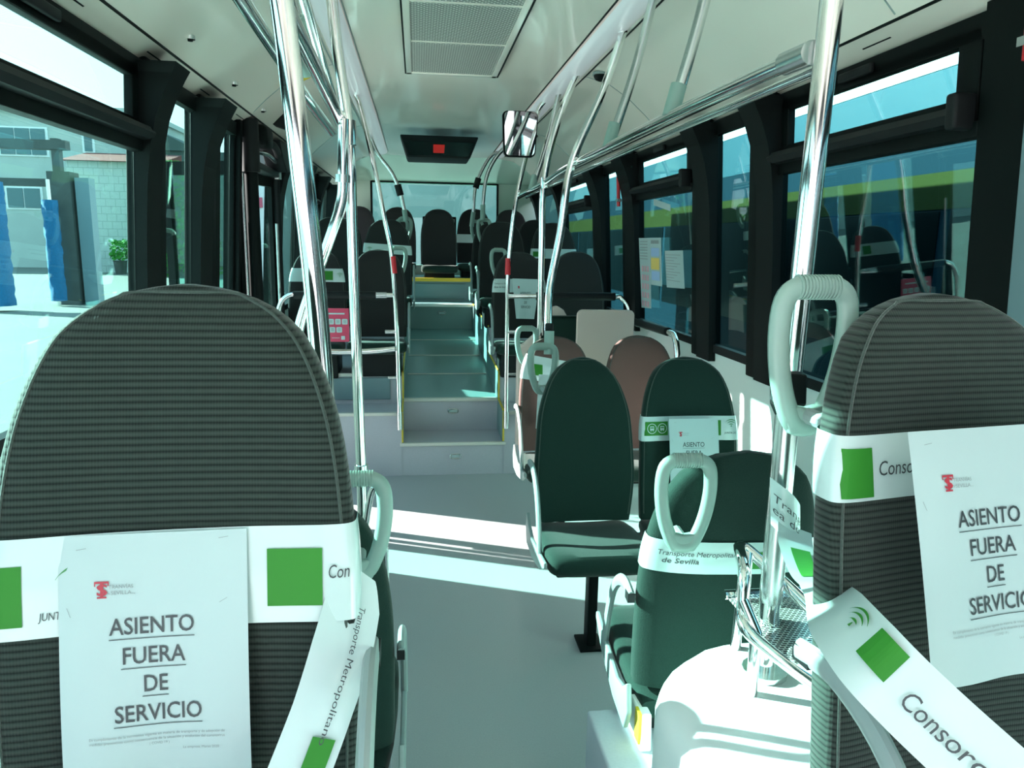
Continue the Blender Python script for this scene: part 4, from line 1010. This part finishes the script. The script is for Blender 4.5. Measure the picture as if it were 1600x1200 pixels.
# red safety items, cameras, spots, speakers
def hammer(y, z0, z1, lab, dd=.055):
    r = empty('hammer_holder', (0, 0, 0)); mb = MB(); mb.tube([(wx(1, z, dd+.016+(.06 if z > 2.1 else 0)*0), y, z) for z in (z0, (z0+z1)/2, z1)], .012, n=10); mb.build('handle', 'red', r, smooth=True)
    mb = MB(); wbox(mb, 1, y-.02, y+.02, z0+.03, z0+.05, dd, dd+.03); mb.build('clip', 'steel', r)
    tag(r, lab, 'hammer')
hammer(1.58, 2.02, 2.19, 'red emergency hammer on the pillar in the top right corner')
hammer(4.99, 1.86, 2.08, 'red emergency hammer on the pillar left of the window with notices')
mb = MB(); wbox(mb, 1, 1.50, 1.57, 1.90, 1.955, .051, .055); tag(mb.build('small_sticker', 'paper'), 'small white sticker under the red hammer at top right', 'sticker')
for y, s_, lab in ((2.2, -1, 'nearest small chrome spotlight on the left cove'), (2.9, -1, 'second small chrome spotlight on the left cove'), (3.6, -1, 'third small chrome spotlight on the left cove'), (4.25, -1, 'fourth small chrome spotlight on the left cove'), (1.85, 1, 'small chrome spotlight on the right cove near the rail socket')):
    x = {2.2: -.79, 2.9: -.79, 3.6: -.805, 4.25: -.81, 1.85: 1.27}[y]; z = cfun(x, y)
    r = empty('spotlight', (x, y, z)); mb = MB(); mb.tube([(0, 0, .005), (0, 0, -.008)], .017, n=16); mb.build('ring', 'chrome', r, smooth=True)
    mb = MB(); mb.tube([(0, 0, -.006), (0, 0, -.014)], .009, n=12); mb.build('lens', 'black', r, smooth=True)
    tag(r, lab, 'spotlight', 'cove spotlights')
r = empty('dome_camera', (.96, 4.0, cfun(.96, 4.0)-.005)); mb = MB()
mb.rings([[(q*math.cos(2*PI*k/16), q*math.sin(2*PI*k/16), -zz_) for k in range(16)] for q, zz_ in ((.04, 0), (.038, .015), (.028, .030), (.010, .037))]); mb.build('dome', 'black', r, smooth=True)
mb = MB(); mb.tube([(0, 0, .006), (0, 0, -.006)], .046, n=16); mb.build('base_ring', 'frameplastic', r)
tag(r, 'small black dome camera on the right cove', 'camera')
for y, lab in ((4.62, 'nearer dark quarter-round speaker on the left cove'), (5.15, 'farther dark quarter-round speaker on the left cove')):
    x = -.79; z = cfun(x, y)
    r = empty('cove_speaker', (x, y, z)); P = [(0, 0)]+[(-.14*math.cos(PI/2*t/8), -.055*math.sin(PI/2*t/8)) for t in range(9)]
    mb = MB(); mb.prism([(.08, .03), (-.08, .03), (-.075, -.01), (-.03, -.045), (.02, -.06), (.08, -.07)], lambda u, v, w: (u, w, v-u*.0), .07); mb.build('body', 'rubber', r, bevel=.006)
    mb = MB(); mb.tube([(.06, .03, -.08), (.075, .03, -.09)], .012, n=8); mb.build('screw', 'steel', r)
    tag(r, lab, 'speaker', 'cove speakers')
r = empty('pull_cord_handle', (-.62, 4.15, 2.395)); mb = MB(); mb.tube([(-.07, 0, -.03), (-.02, 0, -.005), (.05, 0, .03), (.08, 0, .045)], .010, n=8, smooth=3); mb.build('strap', 'yellow', r, smooth=True)
mb = MB(); mb.box(-.03, .03, -.01, .01, -.015, .01); mb.build('label', 'inkgrey', r)
tag(r, 'yellow strap hanging at the seam of the left cove', 'strap')
# notices stuck to the side window
def wnotice(lab, poly, extra=()):
    r = empty('window_notice'); mb = MB(); mb.prism(poly, lambda y, z, w: (wx(1, z, .008+w), y, z), .002); mb.build('sheet', 'paper', r)
    for nm, mt, quads in extra:
        mb = MB()
        for a, b, c, d_ in quads: mb.add([(wx(1, z, .0125), y, z) for y, z in ((a, b), (c, b), (c, d_), (a, d_))], [(0, 1, 2, 3)])
        mb.build(nm, mt, r)
    tag(r, lab, 'notice', 'notices on the side window')
wnotice('tall printed notice with pink lower strip stuck on the right window', [(4.73, 1.65), (4.50, 1.65), (4.48, 1.215), (4.68, 1.205)],
        [('pink_icon', 'pinkink', [(4.66-.055*i, 1.475-.055*j, 4.63-.055*i, 1.44-.055*j)]) for i in range(3) for j in range(5)]+[('print_lines', 'inkgrey', [(4.70, 1.63-.018*k, 4.54, 1.625-.018*k) for k in range(7)])])
wnotice('printed notice with yellow picture beside the pink strip on the right window', [(4.495, 1.65), (4.29, 1.65), (4.27, 1.365), (4.48, 1.365)],
        [('header_bar', 'inkgrey', [(4.47, 1.635, 4.32, 1.615)]), ('blue_blocks', 'blueink', [(4.47, 1.59, 4.31, 1.54), (4.46, 1.45, 4.30, 1.395)]), ('yellow_picture', 'yellowink', [(4.47, 1.53, 4.31, 1.46)])])
wnotice('plain white printed sheet on the right window, nearest the camera', [(4.215, 1.575), (3.92, 1.580), (3.89, 1.375), (4.18, 1.365)],
        [('print_lines', 'inkgrey', [(4.19, 1.555-.016*k, 3.95+.05*(k % 3), 1.552-.016*k) for k in range(10)])])
wnotice('small cream sticker high on the right window', [(4.42, 1.88), (4.12, 1.832), (4.12, 1.795), (4.42, 1.843)])
# information sticker near validator (blue round symbol on the wall)
r = empty('round_sticker'); mb = MB(); n = 28; yc_, zc_ = 1.98, .955
mb.add([(wx(1, zc_, .003), yc_+.06*math.cos(2*PI*k/n), zc_+.06*math.sin(2*PI*k/n)) for k in range(n)], [tuple(range(n))]); mb.build('disc', 'busblue', r)
mb = MB(); mb.add([(wx(1, zc_, .005), y, z) for y, z in ((yc_+.018, zc_-.035), (yc_+.018, zc_+.035), (yc_+.004, zc_+.035), (yc_+.004, zc_-.035))], [(0, 1, 2, 3)]); mb.add([(wx(1, zc_, .005), y, z) for y, z in ((yc_-.004, zc_-.035), (yc_-.004, zc_+.035), (yc_-.018, zc_+.035), (yc_-.018, zc_-.035))], [(0, 1, 2, 3)]); mb.build('white_marks', 'paper', r)
tag(r, 'round blue sticker low on the right wall near the validator', 'sticker')

# ------------------------------------------------------------------ outside
mb = MB(); mb.box(-60, 40, -25, 90, -.40, -.35); g = mb.build('ground', 'concrete'); g['kind'] = 'structure'
M['bounce_apron'] = plain('pale_bounce_apron', (.78, .77, .72), .85, noise=.05, nscale=.8)
mb = MB(); mb.box(-9.5, -1.15, -14, 6.6, -.35, -.345); struct(mb.build('ground_bounce_apron', 'bounce_apron'))  # added pale slab, out of view, bounces sunlight up through windows to the ceiling
def P3(px, py, Y):
    r_ = Vector((sum(a*b for a, b in zip(((px-800)/F_PX, -(py-600)/F_PX, -1), ax)) for ax in (Xc, Yc, Zc))); t = Y/r_.y
    return r_*t+Vector((0, 0, EYE))
YW = 49.0
bd = empty('workshop_building', (0, YW, 0))
mb = MB(); mb.box(-48, -16.4, 0, 10, -.35, 8.8); mb.build('wall', 'building', bd)
mb = MB(); mb.box(-48, -16.2, -.4, 10, 8.8, 9.1); mb.build('roof', 'building', bd)
for (a, b, c, d_) in ((-24.5, -21.9, 6.3, 7.8), (-29.5, -26, 6.3, 7.8), (-19.8, -19.3, 6.6, 7.9), (-24.4, -22.5, 3.2, 4.35), (-29, -26.4, 3.2, 4.35)):
    fr = MB(); fr.box(a-.1, b+.1, -.06, .05, c-.1, d_+.1); f = fr.build('window', 'buswhite', bd)
    mb = MB(); n_ = max(1, int((b-a)/.8))
    for k in range(n_): mb.box(a+(b-a)*k/n_+.04, a+(b-a)*(k+1)/n_-.04, -.12, -.05, c, d_)
    mb.build('pane', 'bglass', f)
tag(bd, 'pale rendered workshop building beyond the left windows', 'building')
lw = empty('yard_wall', (0, 43.5, 0)); mb = MB(); mb.box(-18.6, -13.9, 0, 3, -.35, 5.55); mb.build('wall', 'blockwall', lw)
mb = MB(); mb.prism([(-.4, 5.55), (3.2, 5.55), (3.2, 6.3)], lambda u, v, w: (-18.8+w, u, v), 5.2); mb.build('roof', 'rooftile', lw)
tag(lw, 'low white block building with a dark red tiled roof', 'building')
def lump(name, mat, c, rad, n=500, leaf=.35, seed=1, parent=None):
    rnd = random.Random(seed); mb = MB()
    for _ in range(n):
        while True:
            p = Vector((rnd.uniform(-1, 1), rnd.uniform(-1, 1), rnd.uniform(-1, 1)))
            if .55 < max(abs(p.x), abs(p.y), abs(p.z)) <= 1: break
        q = Vector((c[0]+p.x*rad[0], c[1]+p.y*rad[1], c[2]+p.z*rad[2])); s_ = leaf*rnd.uniform(.5, 1)
        a = Vector((rnd.uniform(-1, 1), rnd.uniform(-1, 1), rnd.uniform(-1, 1))).normalized(); b = a.orthogonal().normalized(); cc = a.cross(b)
        mb.add([q-b*s_*.5, q+cc*s_*.35, q+b*s_*.5, q-cc*s_*.35], [(0, 1, 2, 3)])
    return mb.build(name, mat, parent)
hg = empty('hedge', (0, 0, 0)); mb = MB(); mb.box(-13.6, -10.4, 39.2, 40.6, -.35, 4.7); mb.build('core', 'dryhill', hg)
lump('leaves', 'hedge', (-12.0, 39.9, 2.5), (1.8, 1.0, 2.8), 6000, .34, 3, hg)
tag(hg, 'tall clipped green hedge beyond the narrow left window', 'hedge')
sh = empty('shed', (0, 50, 0)); mb = MB(); mb.box(-16.1, -2, 0, 6, -.35, 6.9); mb.build('wall', 'dryhill', sh)
mb = MB(); mb.prism([(-16.1, 6.9), (-13.4, 6.9), (-16.1, 8.2)], lambda u, v, w: (u, -.2+w, v), 6); mb.build('gable', 'dryhill', sh)
tag(sh, 'dark shed with a pitched gable behind the hedge', 'building')
# planters by the wall
for k, (x, lab) in enumerate(((-17.1, 'left planter with a shrub in front of the block wall'), (-15.5, 'right planter with a shrub in front of the block wall'))):
    r = empty('planter', (x, 41.5, -.35)); mb = MB(); mb.rings([[(q*math.cos(2*PI*i/12), q*math.sin(2*PI*i/12), z) for i in range(12)] for q, z in ((.32, 0), (.42, .9), (.45, .95))]); mb.build('pot', 'gantrydark', r, smooth=True)
    r.scale = (.8, .8, .75)
    lump('leaves', 'hedge', (0, 0, 1.7), (.48, .5, .65), 260, .35, 5+k, r)
    mb = MB(); mb.tube([(0, 0, .8), (0, 0, 1.8)], .04, n=6); mb.build('stem', 'gantrydark', r)
    tag(r, lab, 'planter', 'planters')
# bus wash
r = empty('bus_wash_gantry', (0, 22.9, -.35))
mb = MB(); mb.box(-9.52, -9.15, -.2, .2, 0, 3.55); mb.build('grey_column', 'gantry', r)
mb = MB(); mb.box(-10.2, -9.6, -.3, .3, 0, 3.7); mb.build('dark_column', 'gantrydark', r)
mb = MB(); mb.box(-16, -9.7, -.15, .15, 4.3, 4.55); mb.build('upper_beam', 'gantrydark', r)
mb = MB(); mb.box(-16, -9.7, -.15, .15, 3.3, 3.5); mb.build('lower_beam', 'gantrydark', r)
mb = MB(); mb.box(-10.1, -9.9, -.12, .12, 3.6, 4.6); mb.build('beam_upright', 'gantrydark', r)
tag(r, 'grey and rusty bus wash frame outside the left window', 'bus wash')
def brush(x, lab, rad, y, h=3.1):
    r = empty('wash_brush', (x, y, -.35)); mb = MB(); rnd = random.Random(int(x*10)); R = []
    for j in range(24):
        z = .15+h*j/23; R.append([((rad+rnd.uniform(-.03, .03))*math.cos(2*PI*i/22), (rad+rnd.uniform(-.03, .03))*math.sin(2*PI*i/22), z) for i in range(22)])
    mb.rings(R); mb.build('bristles', 'brush', r, smooth=True)
    mb = MB(); mb.tube([(0, 0, 0), (0, 0, h+.7)], .05, n=8); mb.build('shaft', 'steel', r, smooth=True)
    tag(r, lab, 'brush', 'bus wash brushes')
brush(-10.0, 'slender blue wash brush next to the grey column', .19, 22.2, 2.75)
brush(-10.75, 'wide blue wash brush at the left edge of the view', .42, 20.5, 3.1)
# building seen through the open door
r = empty('rendered_house', (0, 24, -.35)); mb = MB(); mb.box(-5.45, 1.5, 0, 4, 0, 3.85); mb.build('wall', 'pinkwall', r)
mb = MB(); mb.box(-5.2, -4.7, -.05, .1, 2.9, 3.2); mb.build('sign', 'rose', r)
tag(r, 'pinkish rendered wall seen through the open door', 'building')
# coach alongside on the right
r = empty('parked_coach', (3.15, 0, -.35))
def side(mb, y0, y1, z0, z1, d=0): mb.box(-d, .1, y0, y1, z0, z1); return mb
mb = MB(); side(mb, 2.2, 16.5, .55, 3.02); mb.box(.1, 2.5, 2.2, 16.5, .45, 3.02); mb.build('body', 'busblue', r)
mb = MB(); side(mb, 2.2, 16.5, 2.66, 3.025, .003); mb.build('light_blue_band', 'buscyan', r)
mb = MB(); mb.box(-.004, 2.4, 2.2, 16.5, 3.03, 3.25); mb.build('roof', 'buswhite', r)
mb = MB(); side(mb, 2.3, 16.4, 2.20, 2.42, .008); mb.build('yellow_stripe', 'busstripe', r)
for k in range(8):
    mb = MB(); side(mb, 2.5+k*1.72, 4.12+k*1.72, 1.25, 2.19, .010); mb.build('window', 'busdark', r, bevel=.003)
for y in (4.4, 13.6):
    mb = MB(); mb.tube([(-.05, y, .5), (.25, y, .5)], .5, n=28); mb.build('wheel', 'rubber', r)
tag(r, 'blue and yellow striped coach parked close on the right', 'coach')
# another vehicle ahead right (white)
r = empty('parked_coach', (3.3, 0, -.35)); mb = MB(); mb.box(0, 2.4, -9, 1.55, .45, 3.2); mb.build('body', 'busblue', r, bevel=.05)
mb = MB(); mb.box(-.006, .1, -8.5, 1.2, 1.3, 2.4); mb.build('window', 'busdark', r)
tag(r, 'second coach parked ahead of the striped one', 'coach')
# wall behind the bus, seen through the rear window
r = empty('rear_yard_wall', (0, 19, -.35)); mb = MB(); mb.box(-3.5, 14, 0, .3, 0, 5.5); mb.build('wall', 'rearrender', r)
mb = MB(); mb.box(.6, 2.2, -.08, 0, 4.05, 4.25); mb.build('lamp_bar', 'gantry', r)
tag(r, 'pale wall seen through the rear window', 'wall')

# ------------------------------------------------------------------ light
sd = bpy.data.lights.new('sun', 'SUN'); so = bpy.data.objects.new('sun', sd); C.objects.link(so)
sd.energy = 26.0; sd.angle = math.radians(.55); sd.color = (1, .965, .91)
so.rotation_euler = Vector((1, -.42, -.49)).to_track_quat('-Z', 'Y').to_euler()
w = bpy.data.worlds.new('world'); S.world = w; w.use_nodes = True; nt = w.node_tree
bg = nt.nodes['Background']
tc = nt.nodes.new('ShaderNodeTexCoord'); sp = nt.nodes.new('ShaderNodeSeparateXYZ'); nt.links.new(tc.outputs['Generated'], sp.inputs[0])
cr = nt.nodes.new('ShaderNodeValToRGB'); nt.links.new(sp.outputs['Z'], cr.inputs[0])
cr.color_ramp.elements[0].color = (.9, .95, 1, 1); cr.color_ramp.elements[0].position = 0
cr.color_ramp.elements[1].color = (.42, .60, .86, 1); cr.color_ramp.elements[1].position = .75
nt.links.new(cr.outputs[0], bg.inputs[0]); bg.inputs[1].default_value = 2.4

S.view_settings.view_transform = 'Standard'; S.view_settings.look = 'None'; S.view_settings.gamma = 1; S.view_settings.exposure = .43
S.view_settings.use_curve_mapping = False
cy = S.cycles
cy.max_bounces = 10; cy.diffuse_bounces = 6; cy.glossy_bounces = 5; cy.transmission_bounces = 6; cy.transparent_max_bounces = 24
cy.sample_clamp_indirect = 12; cy.caustics_reflective = False; cy.caustics_refractive = False; cy.use_denoising = True
